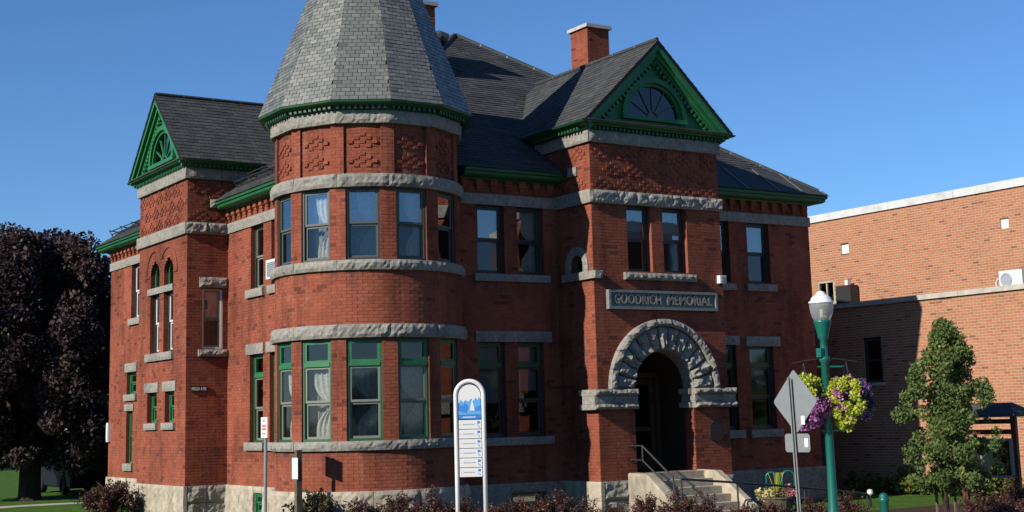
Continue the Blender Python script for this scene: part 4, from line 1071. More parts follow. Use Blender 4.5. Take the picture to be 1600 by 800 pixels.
mb = MB(); mb.lathe([(0, .40), (.06, .38), (.07, .30), (.035, .26), (0, .26)], (6.2, -1.75, 0), 10); mb.build('cap', MT['white'], sl)

# ================================================================== SMALL THINGS FIXED TO THE LIBRARY
ac = thing('air_conditioner', 'white box air conditioner jutting from an upper window beside the tower', 'air conditioner', (-5.2, -4.93, 5.4))
ac.location = (-5.2, 4.93, 5.4); ORIGIN[ac.name] = Vector(ac.location)
mb = MB(); y0, y1, z0, z1 = 4.63, 5.2, 5.41, 5.84
mb.box(-5.3, -4.95, y0, y1, z0, z1); mb.build('casing', MT['white'], ac)
mb = MB(); mb.box(-5.308, -5.3, y0+.07, y1-.07, z0+.05, z1-.07); mb.build('grille', MT['grey_print'], ac)
mb = MB()
for i in range(8): z = z0+.07+i*.04; mb.box(-5.316, -5.308, y0+.08, y1-.08, z, z+.016)
mb.build('louvre', MT['alu'], ac, kind='stuff')
sg = thing('street_sign', 'small dark street name plate with white letters on the brick projection', 'sign', (-5.85, YA-.02, 3.05))
mb = MB(); mb.box(-6.04, -5.62, 2.99, 3.115, .008, .03, FAF); mb.build('plate', MT['black'], sg)
me = text_mesh("FIELD AVE", .1, .36, .003, .002); me.materials.clear(); me.materials.append(MT['white'])
link('lettering', me, sg, FAF.M(-5.83, 3.052, .033))
al = thing('alarm_box', 'small pale box on the brick corner of the porch near an upper window', 'alarm box', (3.6, -.06, 5.17))
mb = MB(); mb.box(3.54, 3.72, -.12, 0, 5.09, 5.27); mb.build('case', MT['white'], al)
mb = MB(); mb.box(3.58, 3.68, -.135, -.12, 5.12, 5.24); mb.build('cover', MT['alu'], al)
mt_ = thing('meter_box', 'narrow white box low on the rear edge of the brick wall', 'meter box', (XL-.05, 17.0, 2.2))
mb = MB(); mb.box(XL-.08, XL, 17.0, 17.18, 1.8, 2.35); mb.build('case', MT['white'], mt_)
mb = MB(); mb.box(XL-.095, XL-.08, 17.02, 17.16, 1.84, 2.31); mb.build('cover', MT['white'], mt_)

# ================================================================== BRICK BUILDING BESIDE IT
rb = thing('commercial_building', 'plain orange brick building with a lower front block and white roof coping', 'building', (14, 5, 0))
XB, XU = 11.0, 14.0; RY0, RY1 = -3.05, 18.0
RBL, RBU = Face((XB, 0, 0), (0, -1, 0)), Face((XU, 0, 0), (0, -1, 0))
rbr = Bricks(.2, .058, .014)
hl = [(-2.68, -2.05, 2.86, 4.04)]; hu_ = [(-7.28, -6.56, 5.4, 6.12)]
vents = [(-6.2, -5.87, 6.86, 7.17), (-.28, .0, 6.9, 7.18)]
mb = MB(); rbr.lay(RBL, -.02, 4.93, holes_iv(-11, -RY0, hl), mb)
for h in hl: reveal(mb, RBL, h, .12)
mb.poly([RBL(-RY1, 0, 0), RBL(-11, 0, 0), RBL(-11, 4.93, 0), RBL(-RY1, 4.93, 0)])
mb.build('wall', MT['tanmortar'], rb)
mb = MB(); rbr.lay(RBU, 4.9, 7.97, holes_iv(-11.5, -RY0, hu_+vents), mb)
for h in hu_+vents: reveal(mb, RBU, h, .08)
mb.build('wall', MT['tanmortar'], rb)
RFR = Face((0, RY0, 0), (1, 0, 0)); mb = MB(); rbr.lay(RFR, -.02, 4.93, lambda v: [(XB, 22)], mb); rbr.lay(RFR, 4.93, 7.97, lambda v: [(XU, 22)], mb)
mb.poly([(22, RY0, 0), (30, RY0, 0), (30, RY0, 7.97), (22, RY0, 7.97)]); mb.build('wall', MT['tanmortar'], rb)
mb = MB(); mb.poly([(XU, RY0, 7.95), (30, RY0, 7.95), (30, RY1, 7.95), (XU, RY1, 7.95)]); mb.poly([(XB, RY0, 4.9), (XU, RY0, 4.9), (XU, RY1, 4.9), (XB, RY1, 4.9)]); mb.poly([(30, RY0, 0), (30, RY1, 0), (30, RY1, 7.95), (30, RY0, 7.95)])
mb.poly([(XU, RY1, 0), (30, RY1, 0), (30, RY1, 7.95), (XU, RY1, 7.95)]); mb.build('flat_roof', MT['metal'], rb)
y = RY0
while y < RY1:
    mb = MB(); mb.box(XU-.06, XU+.35, y+.004, min(y+2.4, RY1)-.004, 7.97, 8.19); mb.build('coping', MT['coping'], rb)
    mb = MB(); mb.box(XB-.07, XB+.3, y+.004, min(y+2.4, RY1)-.004, 4.93, 5.06); mb.build('coping', MT['concrete'], rb); y += 2.4
for v in vents:
    mb = MB(); mb.box(v[0], v[1], v[2], v[3], -.07, -.05, RBU); vc = mb.build('vent_cover', MT['white'], rb)
def plain_window(face, a, b, c, d, fr, mull=True, t=.07):
    r_ = link('window', frame_mb(b-a, d-c, t, -.05, .03).mesh('window', MT[fr]), rb, Matrix.Translation(-Vector(ORIGIN[rb.name])) @ face.M(a, c, -.04))
    r_.matrix_local = Matrix.Translation(-ORIGIN[rb.name]) @ face.M(a, c, -.04)
    m2 = MB(); w, h = b-a, d-c
    if mull: m2.box(w/2-.025, w/2+.025, t, h-t, -.04, .01)
    else: m2.box(t, w-t, h/2-.025, h/2+.025, -.04, .01)
    link('sash', m2.mesh('sash', MT[fr]), r_, Matrix())
    g = MB(); g.poly([(t, t, -.03), (w-t, t, -.03), (w-t, h-t, -.03), (t, h-t, -.03)]); link('pane', g.mesh('pane', MT['glass_low']), r_, Matrix())
    g = MB(); g.box(0, w, 0, h, -.6, -.55); link('room_recess', g.mesh('room_recess', MT['room']), r_, Matrix())
def _link_rb(): pass
plain_window(RBU, *hu_[0], 'cream'); plain_window(RBL, *hl[0], 'bronze', False)
mb = MB(); mb.box(-2.74, -1.99, 2.78, 2.86, -.02, .05, RBL); mb.build('sill', MT['concrete'], rb)
rbr.finish(MT['tanbrick'], rb)
hp = thing('heat_pump', 'white heat pump with round fan grille standing on the lower roof edge', 'air conditioner', (13.2, -.5, 5.06))
x0 = 13.2; mb = MB(); mb.box(x0, x0+.3, -.9, -.17, 5.2, 5.67); mb.build('casing', MT['white'], hp)
mb = MB(); mb.lathe([(.165, 0), (.18, .012), (.155, .02), (.14, .008), (.0, .008)], (0, 0, 0), 22); g = mb.mesh('fan_grille', MT['grey_print'])
link('fan_grille', g, hp, Matrix.Translation((x0-.004, -.4, 5.43)) @ Matrix.Rotation(-math.pi/2, 4, 'Y'))
mb = MB()
for s in (-.82, -.26): mb.box(x0+.02, x0+.28, s-.04, s+.04, 4.9, 5.2)
mb.build('foot', MT['concrete'], hp)
mb = MB(); mb.tube([(x0+.15, -.17, 5.48), (x0+.15, -.02, 5.48), (x0+.15, .05, 5.4), (x0+.15, .06, 4.91)], .022, 7); mb.build('pipe', MT['white'], hp)
rv = thing('roof_box', 'dark square box on the lower roof beside the brick upper wall', 'vent', (13.7, 5.86, 4.9))  # plain dark box with a small white block on top
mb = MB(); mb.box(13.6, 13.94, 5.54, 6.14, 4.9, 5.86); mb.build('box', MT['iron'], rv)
mb = MB(); mb.box(13.7, 13.85, 5.72, 5.84, 5.86, 6.02); mb.build('white_block', MT['white'], rv)

# ================================================================== LEAVES
def leaves(centres, radii, n, size, spread=.9, rng=None, flat=.0, tint_by=None):
    """n leaf quads through clumps (centres, radii); denser towards each clump's skin"""
    rng = rng or RNG; c = np.asarray(centres, float); r = np.asarray(radii, float)
    wgt = r.mean(1)**2 if r.ndim == 2 else r**2
    k = rng.choice(len(c), n, p=wgt/wgt.sum()); rr = r[k] if r.ndim == 2 else np.repeat(r[k][:, None], 3, 1)
    d = rng.normal(size=(n, 3)); d /= np.linalg.norm(d, axis=1, keepdims=True)
    P = c[k]+d*rr*(rng.random((n, 1))**.45)*spread
    a = rng.normal(size=(n, 3)); a[:, 2] *= (1-flat); a /= np.linalg.norm(a, axis=1, keepdims=True)
    b = np.cross(a, rng.normal(size=(n, 3))); b /= np.linalg.norm(b, axis=1, keepdims=True)
    s = size*(.6+.8*rng.random((n, 1)))
    V = np.stack([P-a*s, P+b*s*.62, P+a*s, P-b*s*.62], 1)
    ct = rng.random(len(c))[k]; T = np.clip(.55*ct+.45*rng.random(n), 0, 1)
    return V, T
def limb(mb, p, q, r0, r1, bend=.08, n=6, rng=random):
    p, q = Vector(p), Vector(q); L_ = (q-p).length
    pts = [p.lerp(q, t)+Vector((rng.uniform(-1, 1), rng.uniform(-1, 1), 0))*bend*L_*math.sin(math.pi*t) for t in (0, .3, .65, 1)]
    mb.tube(pts, [r0, r0*.75+r1*.25, r0*.4+r1*.6, r1], n)
def tree(name, label, cat, base, trunk_h, trunk_r, clumps, radii, n, size, lm, group=None, lean=(0, 0), nl=26):
    t = thing(name, label, cat, base, group); mb = MB()
    top = Vector(base)+Vector((lean[0], lean[1], trunk_h))
    mb.tube([Vector(base)-Vector((0, 0, .1)), Vector(base)+Vector((0, 0, .15)), Vector(base).lerp(top, .5), top], [trunk_r*1.5, trunk_r*1.1, trunk_r*.9, trunk_r*.55], 10)
    order = sorted(range(len(clumps)), key=lambda i: -radii[i] if np.ndim(radii[i]) == 0 else -np.mean(radii[i]))
    for i in order[:nl]:
        h = Vector(base).lerp(top, random.uniform(.55, 1.0)); limb(mb, h, clumps[i], trunk_r*.32, trunk_r*.07)
    mb.build('trunk', MT['bark'], t)
    V, T = leaves(clumps, radii, n, size)
    V -= np.array(base)[None, None]
    link('crown', quads_mesh('crown', V, MT[lm], T), t, Matrix.Translation(ORIGIN[t.name]) @ Matrix.Identity(4)).matrix_local = Matrix.Identity(4)
    return t

# dark purple maple
TB = Vector((-6.0, 22.4, 0)); rg = np.random.default_rng(3); cl, rd = [], []
for i in range(270):
    z = rg.uniform(1.3, 8.15); prof = 3.75*math.sqrt(max(0, 1-((z-4.2)/4.4)**2)); a = rg.uniform(0, 2*math.pi); r_ = prof*rg.random()**.45
    cl.append((TB.x+r_*math.cos(a), TB.y+r_*math.sin(a), z)); rd.append(rg.uniform(.25, .9))
tree('maple_tree', 'large dark purple maple on the lawn with low hanging crown', 'tree', TB, 4.2, .32, cl, rd, 150000, .072, 'leaf_dark')
# young street tree
YB_ = at(1476, 760, 26); YB_.z = 0; cl, rd = [], []
side = rt2.copy(); side.z = 0; side.normalize()
for i in range(190):
    z = rg.uniform(.72, 3.7); t_ = (z-.72)/2.98; prof = 1.1*math.sin(math.pi*min(1, (t_*.86+.14))**.8)**.75*(1-.25*t_)
    a = rg.uniform(0, 2*math.pi); r_ = prof*rg.random()**.55*.93
    cl.append((YB_.x+r_*math.cos(a)+side.x*.16, YB_.y+r_*math.sin(a)+side.y*.16, z)); rd.append(rg.uniform(.08, .22))
for z in np.linspace(.95, 3.3, 8):
    t_ = (z-.72)/2.98; prof = 1.1*math.sin(math.pi*min(1, (t_*.86+.14))**.8)**.75*(1-.25*t_)
    cl.append((YB_.x+side.x*.16, YB_.y+side.y*.16, z)); rd.append(prof*.5)
tree('young_tree', 'young green street tree with a dark slim trunk in front of the orange brick wall', 'tree', YB_, 1.9, .055, cl, rd, 38000, .031, 'leaf_green', nl=14)
for dx, nm in ((-.16, 'nearer'), (.17, 'farther')):
    p = YB_+side*dx; sk = thing('tree_stake', 'short wooden stake beside the young tree trunk, on the side of the %s' % ('notice board' if dx > 0 else 'green bollard'), 'stake', p, 'stakes round the young tree')
    mb = MB(); mb.tube([p-Vector((0, 0, .1)), p+Vector((0, 0, .95 if dx > 0 else .8))], .03, 6); mb.build('post', MT['post'], sk)

def shrub_mesh(seed, r, h, n, size, lm, twigs=26, spiky=.35):
    rg = np.random.default_rng(seed); random.seed(seed)
    mb = MB(); cl, rd = [], []
    for i in range(twigs):
        a = rg.uniform(0, 6.28); q = rg.random()**.6; tip = Vector((r*q*math.cos(a), r*q*math.sin(a), h*(1-.55*q*q)*rg.uniform(.75, 1.12)))
        ctl = Vector((tip.x*.35, tip.y*.35, tip.z*.75)); pts = [Vector((tip.x*.08, tip.y*.08, 0)), ctl*.6, ctl, tip, tip+Vector((tip.x*.22, tip.y*.22, spiky*.25*rg.random()))]
        mb.tube(pts, [.012, .01, .008, .006, .003], 4, caps=False)
        for t in np.linspace(.25, 1.2, 9):
            p = pts[1].lerp(pts[3], min(t, 1)) if t <= 1 else pts[3].lerp(pts[4], (t-1)*5)
            cl.append(p); rd.append(r*.17 if t <= .9 else r*.07)
    for i in range(30):
        a = rg.uniform(0, 6.28); q = rg.random()**.5; cl.append((r*.8*q*math.cos(a), r*.8*q*math.sin(a), h*rg.uniform(.12, .72)*(1-.3*q))); rd.append(r*.27)
    V, T = leaves(cl, rd, n, size, rng=rg)
    return mb.mesh('stems', MT['twig']), quads_mesh('foliage', V, MT[lm], T)
def shrub(meshes, label, loc, s=1., group=None, name='shrub', cat='shrub'):
    t = thing(name, label, cat, loc, group); a = link('stems', meshes[0], t); b = link('foliage', meshes[1], t)
    for o in (a, b): o.matrix_local = Matrix.Rotation(random.uniform(0, 6), 4, 'Z') @ Matrix.Scale(s, 4)
    return t
bar = [shrub_mesh(20+i, .62, .84, 6500, .022, 'leaf_barb') for i in range(4)]
HG = 'purple barberry bushes in front of the library'
spots = [(572, 776, 26.8, 'below the tower, nearest the leafy green bush'), (622, 773, 26.6, 'below the shaded tower wall, short of the white directory sign'), (672, 766, 26.4, 'just on the tower side of the white directory sign'), (722, 778, 26.5, 'directly behind the legs of the white directory sign'),
         (770, 781, 26.4, 'low, just past the white directory sign'), (816, 779, 26.4, 'low, under the shaded pair of windows'), (866, 765, 26.0, 'tall and reddish, before the brick return of the porch'), (914, 778, 26.2, 'in front of the stone foot of the porch'), (962, 784, 26.0, 'low, before the nearer cheek wall of the steps'),
         (1010, 774, 25.8, 'spiky, before the foot of the sloping handrail'), (1060, 766, 25.6, 'tallest, in front of the stone steps'), (1108, 772, 25.4, 'in front of the farther cheek wall'), (1160, 784, 25.4, 'low, between the steps and the flower tub'), (1208, 787, 25.2, 'low, under the tub of pink flowers'), (1268, 776, 25.2, 'between the diamond sign post and the green lamp post'), (1320, 769, 25.2, 'reddish, beside the green lamp post and the path light')]
for i, (x, y, dp, wh) in enumerate(spots):
    p = at(x, y, dp); h = p.z; p.z = 0; shrub(bar[i % 4], 'purple barberry bush '+wh, p, max(h, .6)/.9, HG)
for x, y, dp, wh in ((1532, 764, 25.5, 'by the stained post under the notice board'), (1586, 752, 25.3, 'under the far end of the notice board'), (1570, 776, 24.4, 'lowest, in front of the notice board')):
    p = at(x, y, dp); h = p.z; p.z = 0; shrub(bar[2], 'purple barberry bush '+wh, p, h/.88, 'purple barberry bushes by the notice board')
bs = shrub_mesh(40, .72, .86, 9000, .028, 'leaf_barb', 44); shrub(bs, 'round reddish brown bush before the corner of the rear brick projection', (-6.95, 10.9, 0), 1.05)
bs = shrub_mesh(41, .66, .9, 7000, .032, 'leaf_mix', 34); p = at(500, 762, 27); p.z = 0; shrub(bs, 'green and bronze bush at the foot of the round tower by the square wooden post', p, 1.0)
bs = [shrub_mesh(50+i, .5, .55, 2600, .045, 'leaf_shrub', 16) for i in range(3)]
for i, (y, s, wh) in enumerate(((2.6, 1.0, 'deepest in the shade'), (1.8, .8, 'second from the shaded end'), (1.05, 1.15, 'at the edge of the sunlit wall'), (.3, .9, 'behind the young tree'), (-.6, 1.2, 'just past the young tree'), (-1.7, 1.2, 'behind the notice board'))):
    shrub(bs[i % 3], 'yellow green plant along the orange brick wall, '+wh, (10.45, y, 0), s, 'plants along the orange brick wall', 'border_plant', 'plant')

# far greenery: one mass behind the lawn, unseen ones added beyond the street
def woods(name, x0, x1, y0, y1, n, h, ls, lm='leaf_green'):
    rg = np.random.default_rng(len(name)); cl = []; rd = []
    for i in range(n):
        x, y = rg.uniform(x0, x1), rg.uniform(y0, y1); hh = h*rg.uniform(.7, 1.15)
        for k in range(7):
            z = hh*rg.uniform(.12, .95); cl.append((x+rg.normal()*hh*.16, y+rg.normal()*hh*.16, z)); rd.append(hh*.2)
    V, T = leaves(cl, rd, n*1100, ls, 1., rg); link(name, quads_mesh(name, V, MT[lm], T*.6), None, kind='stuff')
woods('far_woods', -40, 30, 58, 74, 26, 9, .42)
woods('street_trees', -75, 18, -56, -44, 34, 6.5, .4); woods('distant_trees', 30, 95, -66, -46, 24, 6.5, .4)  # added out of view to block sky light and darken pane reflections

# ================================================================== BUILDING ACROSS THE STREET (seen in the panes)
ob = thing('shop_building', 'orange brick shop building with a pale cornice standing across the street', 'building', (30, -40, 0))
mb = MB(); mb.box(21.3, 28, -34.5, -31, 0, 11.2); mb.build('wall', MT['tanbrick'], ob)
mb = MB(); mb.box(21.0, 28.3, -34.8, -30.7, 11.2, 11.7); mb.build('cornice', MT['concrete'], ob)
for fl in (1.2, 5.4):
    for i in range(2):
        mb = MB(); mb.box(22+i*2.2, 23.4+i*2.2, -31, -30.95, fl, fl+2.4); mb.build('window', MT['carglass'], ob)

# ================================================================== STREET FURNITURE
lp = at(1293, 640, 22); lp.z = 0
lamp = thing('street_lamp', 'green street lamp with a clear acorn globe and hanging flower baskets', 'street lamp', lp)
L0 = Vector((lp.x, lp.y, 0)); gd = at(1316, 572, 22)-at(1289, 574, 22); gd.z = 0; gd.normalize()
mb = MB(); mb.lathe([(.19, 0), (.19, .25), (.13, .4), (.075, .7), (.066, 1.2), (.06, 2.9), (.085, 2.92), (.085, 2.98), (.055, 3.0), (.055, 3.25), (.085, 3.28), (.085, 3.31), (.09, 3.34), (.135, 3.52), (.14, 3.55), (0, 3.55)], L0, 18); mb.smooth = True; mb.build('pole', MT['lampgreen'], lamp)
MT['globe'] = glass_mat('ribbed_globe', .06, (.93, .94, .9), .25)
_n = MT['globe'].node_tree.nodes; _l = MT['globe'].node_tree.links; _m = _n.new('ShaderNodeMixShader'); _m.inputs[0].default_value = .42
_d = _n.new('ShaderNodeBsdfTranslucent'); _d.inputs[0].default_value = (.7, .7, .68, 1); _d2 = _n.new('ShaderNodeBsdfDiffuse'); _d2.inputs[0].default_value = (.62, .62, .6, 1); _m2 = _n.new('ShaderNodeMixShader')
_s = _n['Material Output'].inputs[0].links[0].from_socket; _l.new(_d.outputs[0], _m2.inputs[1]); _l.new(_d2.outputs[0], _m2.inputs[2]); _l.new(_s, _m.inputs[1]); _l.new(_m2.outputs[0], _m.inputs[2]); _l.new(_m.outputs[0], _n['Material Output'].inputs[0])
mb = MB(); mb.smooth = True; mb.lathe([(.12, 3.55), (.15, 3.6), (.175, 3.68), (.185, 3.77), (.183, 3.83)], L0, 24); mb.build('globe', MT['globe'], lamp)
MT['globetop'] = mat('globe_top', (.78, .8, .82), .18, .6)
mb = MB(); mb.smooth = True; mb.lathe([(.195, 3.82), (.195, 3.845), (.165, 3.86), (.155, 3.9), (.12, 3.935), (.085, 3.95), (.075, 3.975), (.05, 4.0), (.02, 4.01), (0, 4.02)], L0, 24); mb.build('globe_top', MT['globetop'], lamp)
mb = MB(); mb.lathe([(.05, 3.55), (.05, 3.6), (.03, 3.62), (.03, 3.72), (0, 3.74)], L0, 10); mb.build('lamp_bulb', MT['white'], lamp)
mb = MB(); c_ = L0+Vector((0, 0, 3.05)); mb.box(c_.x-.12, c_.x-.05, c_.y-.05, c_.y+.05, 2.98, 3.12); mb.build('junction_box', MT['lampgreen'], lamp)
for z, e in ((2.83, .28), (1.86, .3)):
    mb = MB(); mb.tube([L0-gd*.1+Vector((0, 0, z)), L0+gd*e+Vector((0, 0, z))], .016, 8)
    for s in (-.1, e): mb.lathe([(0, -.02), (.025, 0), (0, .02)], L0+gd*s+Vector((0, 0, z)), 8)
    mb.build('banner_arm', MT['lampgreen'], lamp)
mb = MB(); mb.tube([L0+gd*s+Vector((0, 0, 2.9+.06*math.sin((s+.5)*math.pi))) for s in np.linspace(-.5, .5, 13)], .008, 6); mb.build('basket_arm', MT['iron'], lamp)
def basket(label, s):
    c = L0+gd*s+Vector((0, 0, 2.3)); b = thing('hanging_basket', label, 'flower basket', c, 'hanging flower baskets on the street lamp')
    mb = MB(); mb.lathe([(.0, -.14), (.12, -.12), (.17, 0), (.18, .04)], c, 14); mb.build('basket', MT['black'], b)
    mb = MB()
    for k in range(3):
        a = k*2.094; mb.tube([c+Vector((.17*math.cos(a), .17*math.sin(a), .04)), c+Vector((0, 0, .6))], .004, 4)
    mb.build('chain', MT['iron'], b)
    rg = np.random.default_rng(int(s*100)+90); g = np.array(gd)
    def mass(dirs, n, r, size, lm, nm, th=.25):
        P = rg.normal(size=(90, 3)); P /= np.linalg.norm(P, axis=1, keepdims=True); P = P[(P@np.array(dirs)/np.linalg.norm(dirs)) > th]
        cl = np.array(c)+P*np.array([.33, .33, .36]); V, T = leaves(cl, np.full(len(cl), r), n, size, 1., rg); link(nm, quads_mesh(nm, V, MT[lm], T), b, Matrix.Identity(4))
    cv = np.array((cam_loc-c).normalized())
    if s < 0:
        mass(np.array([0, 0, 1.])*.8-g*.5+cv*.5, 2200, .085, .026, 'leaf_lime', 'foliage', .35); mass(g*.6+cv*.7-np.array([0, 0, .5]), 1900, .085, .022, 'petal_pink', 'blossom', .45); mass(-g*.3+cv*.2-np.array([0, 0, .9]), 900, .085, .022, 'petal_purple', 'blossom', .5)
        mass(g*.3-cv*.8, 800, .09, .026, 'leaf_green', 'foliage'); return
    mass(-g*.55+cv*.8, 3400, .085, .026, 'leaf_lime', 'foliage', .3); mass(g*.97+cv*.1, 1700, .085, .022, 'petal_purple', 'blossom', .62); mass(-g*.9-cv*.2+np.array([0, 0, -.3]), 700, .08, .022, 'petal_pink', 'blossom')
    mass(g*.3-cv*.8, 800, .09, .026, 'leaf_green', 'foliage'); mass(np.array([0, 0, 1.])+g*.3, 380, .07, .022, 'petal_pink', 'blossom')
    V, T = leaves([np.array(c)+np.array([0, 0, -.33])-g*.06], [.15], 420, .03, 1., rg); link('trailing_foliage', quads_mesh('trailing_foliage', V, MT['leaf_lime'], T), b, Matrix.Identity(4))
basket('hanging basket of lime leaves and purple flowers in full view beside the lamp post', .33)
basket('hanging basket of lime leaves and pink flowers partly hidden behind the diamond sign', -.33)

# diamond road sign seen from the back, leaning
S = at(1242, 628, 20); rsn = thing('road_sign', 'back of a bare metal diamond road sign with a small plate below', 'road sign', (S.x, S.y+.15, 0))
Y = S.y
mb = MB()
dia = [(0, .44), (.03, .42), (.42, .03), (.43, 0), (.42, -.03), (.03, -.42), (0, -.43), (-.03, -.42), (-.42, -.03), (-.43, 0), (-.42, .03), (-.03, .42)]
mb.prism([(S.x, Y-u*.98, 2.3+v) for u, v in dia], (.004, 0, 0)); mb.build('diamond_plate', MT['alu'], rsn)
mb = MB(); y0, y1, z0, z1 = Y-.25, Y+.24, 1.6, 1.855; b = .03
mb.prism([(S.x, p, q) for p, q in ((y0+b, z0), (y1-b, z0), (y1, z0+b), (y1, z1-b), (y1-b, z1), (y0+b, z1), (y0, z1-b), (y0, z0+b))], (.004, 0, 0)); mb.build('lower_plate', MT['alu'], rsn)
lean = lambda z: Vector((S.x-.03, Y-.02+(2.65-z)*.0+(z-1.5)*-.0, z))
top_, bot_ = Vector((S.x-.035, Y+.045, 2.64)), Vector((S.x-.035, Y-.03, 0))
d_ = (bot_-top_); fz = lambda t: top_+d_*t
mb = MB()
ux = Vector((0, .03, 0)); un = Vector((.03, 0, 0))
for (a, bb) in (((-1, 0), (-.35, 0)), ((-.35, 0), (-.35, -1)), ((-.35, -1), (.35, -1)), ((.35, -1), (.35, 0)), ((.35, 0), (1, 0))):
    P = [top_+ux*a[0]+un*a[1], top_+ux*bb[0]+un*bb[1]]; Q = [bot_+ux*a[0]+un*a[1], bot_+ux*bb[0]+un*bb[1]]
    mb.poly([P[0], P[1], Q[1], Q[0]])
    o_ = Vector((-.003, 0, 0)); mb.poly([P[0]+o_, Q[0]+o_, Q[1]+o_, P[1]+o_])
mb.build('post', MT['galv'], rsn)
for y, z in ((Y-.14, 2.04), (Y-.18, 1.73)):
    mb = MB(); mb.box(S.x-.004, S.x, y-.035, y+.035, z-.06, z+.06); mb.build('sticker', MT['white'], rsn)

# directory sign in a white arched tube frame
W = at(735, 690, 21); wu = rt2.copy(); wu.z = 0; wu.normalize(); FW = Face((W.x, W.y, 0), wu)
wf = thing('directory_sign', 'white arched directory sign with a blue lake picture and six listing panels', 'sign', (W.x, W.y, 0))
wd, zt = .205, 2.53
mb = MB(); mb.smooth = True
mb.tube([FW(-wd, 0, 0), FW(-wd, 1.4, 0)]+[FW(-wd*math.cos(a), zt+wd*math.sin(a), 0) for a in np.linspace(0, math.pi, 15)]+[FW(wd, 0, 0)], .033, 10); mb.build('frame', MT['white'], wf)
mb = MB(); pw = .165; pz = 2.52
mb.prism([FW(-pw, 2.24, .012), FW(pw, 2.24, .012)]+[FW(pw*math.cos(a), pz+pw*math.sin(a), .012) for a in np.linspace(0, math.pi, 13)], FW.n*-.03); hd = mb.build('header_panel', MT['white'], wf)
mb = MB(); P = [(-pw, 2.24), (pw, 2.24), (pw, 2.46), (.14, 2.5), (.12, 2.45), (.09, 2.49), (.06, 2.44), (.02, 2.48), (-.02, 2.43), (-.06, 2.46), (-.1, 2.42), (-.13, 2.47), (-pw, 2.4)]
mb.poly([FW(u, v, .015) for u, v in P]); mb.build('lake_picture', MT['midblue'], hd)
mb = MB(); mb.poly([FW(u, v, .0175) for u, v in ((-pw, 2.3), (-.05, 2.27), (-.02, 2.36), (-.07, 2.42), (-.12, 2.36), (-pw, 2.42))]); mb.poly([FW(u, v, .0175) for u, v in ((.06, 2.3), (pw, 2.3), (pw, 2.38), (.1, 2.35))]); mb.build('shore_picture', MT['blue'], hd)
mb = MB(); mb.poly([FW(u, v, .02) for u, v in ((.0, 2.3), (.075, 2.3), (.045, 2.46), (.03, 2.45))]); mb.build('sail_picture', MT['white'], hd)
mb = MB(); mb.poly([FW(u, v, .02) for u, v in ((-pw, 2.18), (pw, 2.18), (pw, 2.235), (-pw, 2.235))]); mb.build('title_band', MT['blue'], hd)
mb = MB()
for k in range(8): mb.poly([FW(-pw+.06+k*.024, 2.195, .023), FW(-pw+.078+k*.024, 2.195, .023), FW(-pw+.078+k*.024, 2.215, .023), FW(-pw+.06+k*.024, 2.215, .023)])
mb.build('title_marks', MT['white'], hd, kind='stuff')
for k in range(6):
    z1 = 2.165-k*.139; z0 = z1-.13
    mb = MB(); mb.box(-pw, pw, z0, z1, -.015, .012, FW); pn = mb.build('listing_panel', MT['white'], wf)
    mb = MB(); zc = (z0+z1)/2
    mb.poly([FW(-pw+.02, zc-.008, .014), FW(-pw+.034, zc, .014), FW(-pw+.02, zc+.008, .014)]); x = -pw+.06; rr = random.Random(k)
    while x < .06:
        l = rr.uniform(.012, .03); mb.poly([FW(x, zc-.007, .014), FW(x+l, zc-.007, .014), FW(x+l, zc+.009, .014), FW(x, zc+.009, .014)]); x += l+.008
    mb.build('print', MT['grey_print'], pn, kind='stuff')
    mb = MB(); x = .105
    mb.box(x, x+.04, zc+.01, zc+.045, .012, .0145, FW); mb.box(x+.004, x+.012, zc-.03, zc-.005, .012, .0145, FW); mb.box(x+.022, x+.034, zc-.045, zc-.025, .012, .0145, FW)
    mb.build('icon', MT['blue'], pn, kind='stuff')

# two parking signs
p = at(413, 668, 26.5)
ps = thing('parking_sign', 'narrow white sign with red print on a slim steel post by the tower', 'sign', (p.x, p.y, 0))
fs = Face((p.x, 0, 0), (0, -1, 0)); u0 = -p.y
mb = MB(); mb.box(u0-.15, u0+.15, p.z-.19, p.z+.19, 0, .004, fs); pl = mb.build('plate', MT['white'], ps)
mb = MB()
for a, b, c, d in ((-.04, .04, .1, .15), (-.1, .1, .01, .05), (-.1, .1, -.05, -.01), (-.07, .07, -.13, -.1)):
    x = u0+a
    while x < u0+b-.02: mb.poly([fs(x, p.z+c, .007), fs(x+.026, p.z+c, .007), fs(x+.026, p.z+d, .007), fs(x, p.z+d, .007)]); x += .036
mb.build('print', MT['red'], pl, kind='stuff')
mb = MB(); mb.tube([(p.x+.03, p.y+.03, 0), (p.x+.03, p.y, p.z+.17)], .033, 8); mb.build('post', MT['galv'], ps)
p = at(461, 732, 24.5); fs = Face((p.x, 0, 0), (0, -1, 0)); u0 = -p.y
ps = thing('parking_sign', 'small blank white sign fixed below the top of a weathered square wooden post', 'sign', (p.x, p.y, 0))
mb = MB(); mb.box(u0-.12, u0+.12, p.z-.18, p.z+.18, 0, .004, fs); mb.build('plate', MT['white'], ps)
mb = MB(); q = p+Vector((.06, 0, 0)); mb.box(q.x-.05, q.x+.05, q.y-.05, q.y+.05, 0, p.z+.31); mb.build('post', MT['post'], ps)

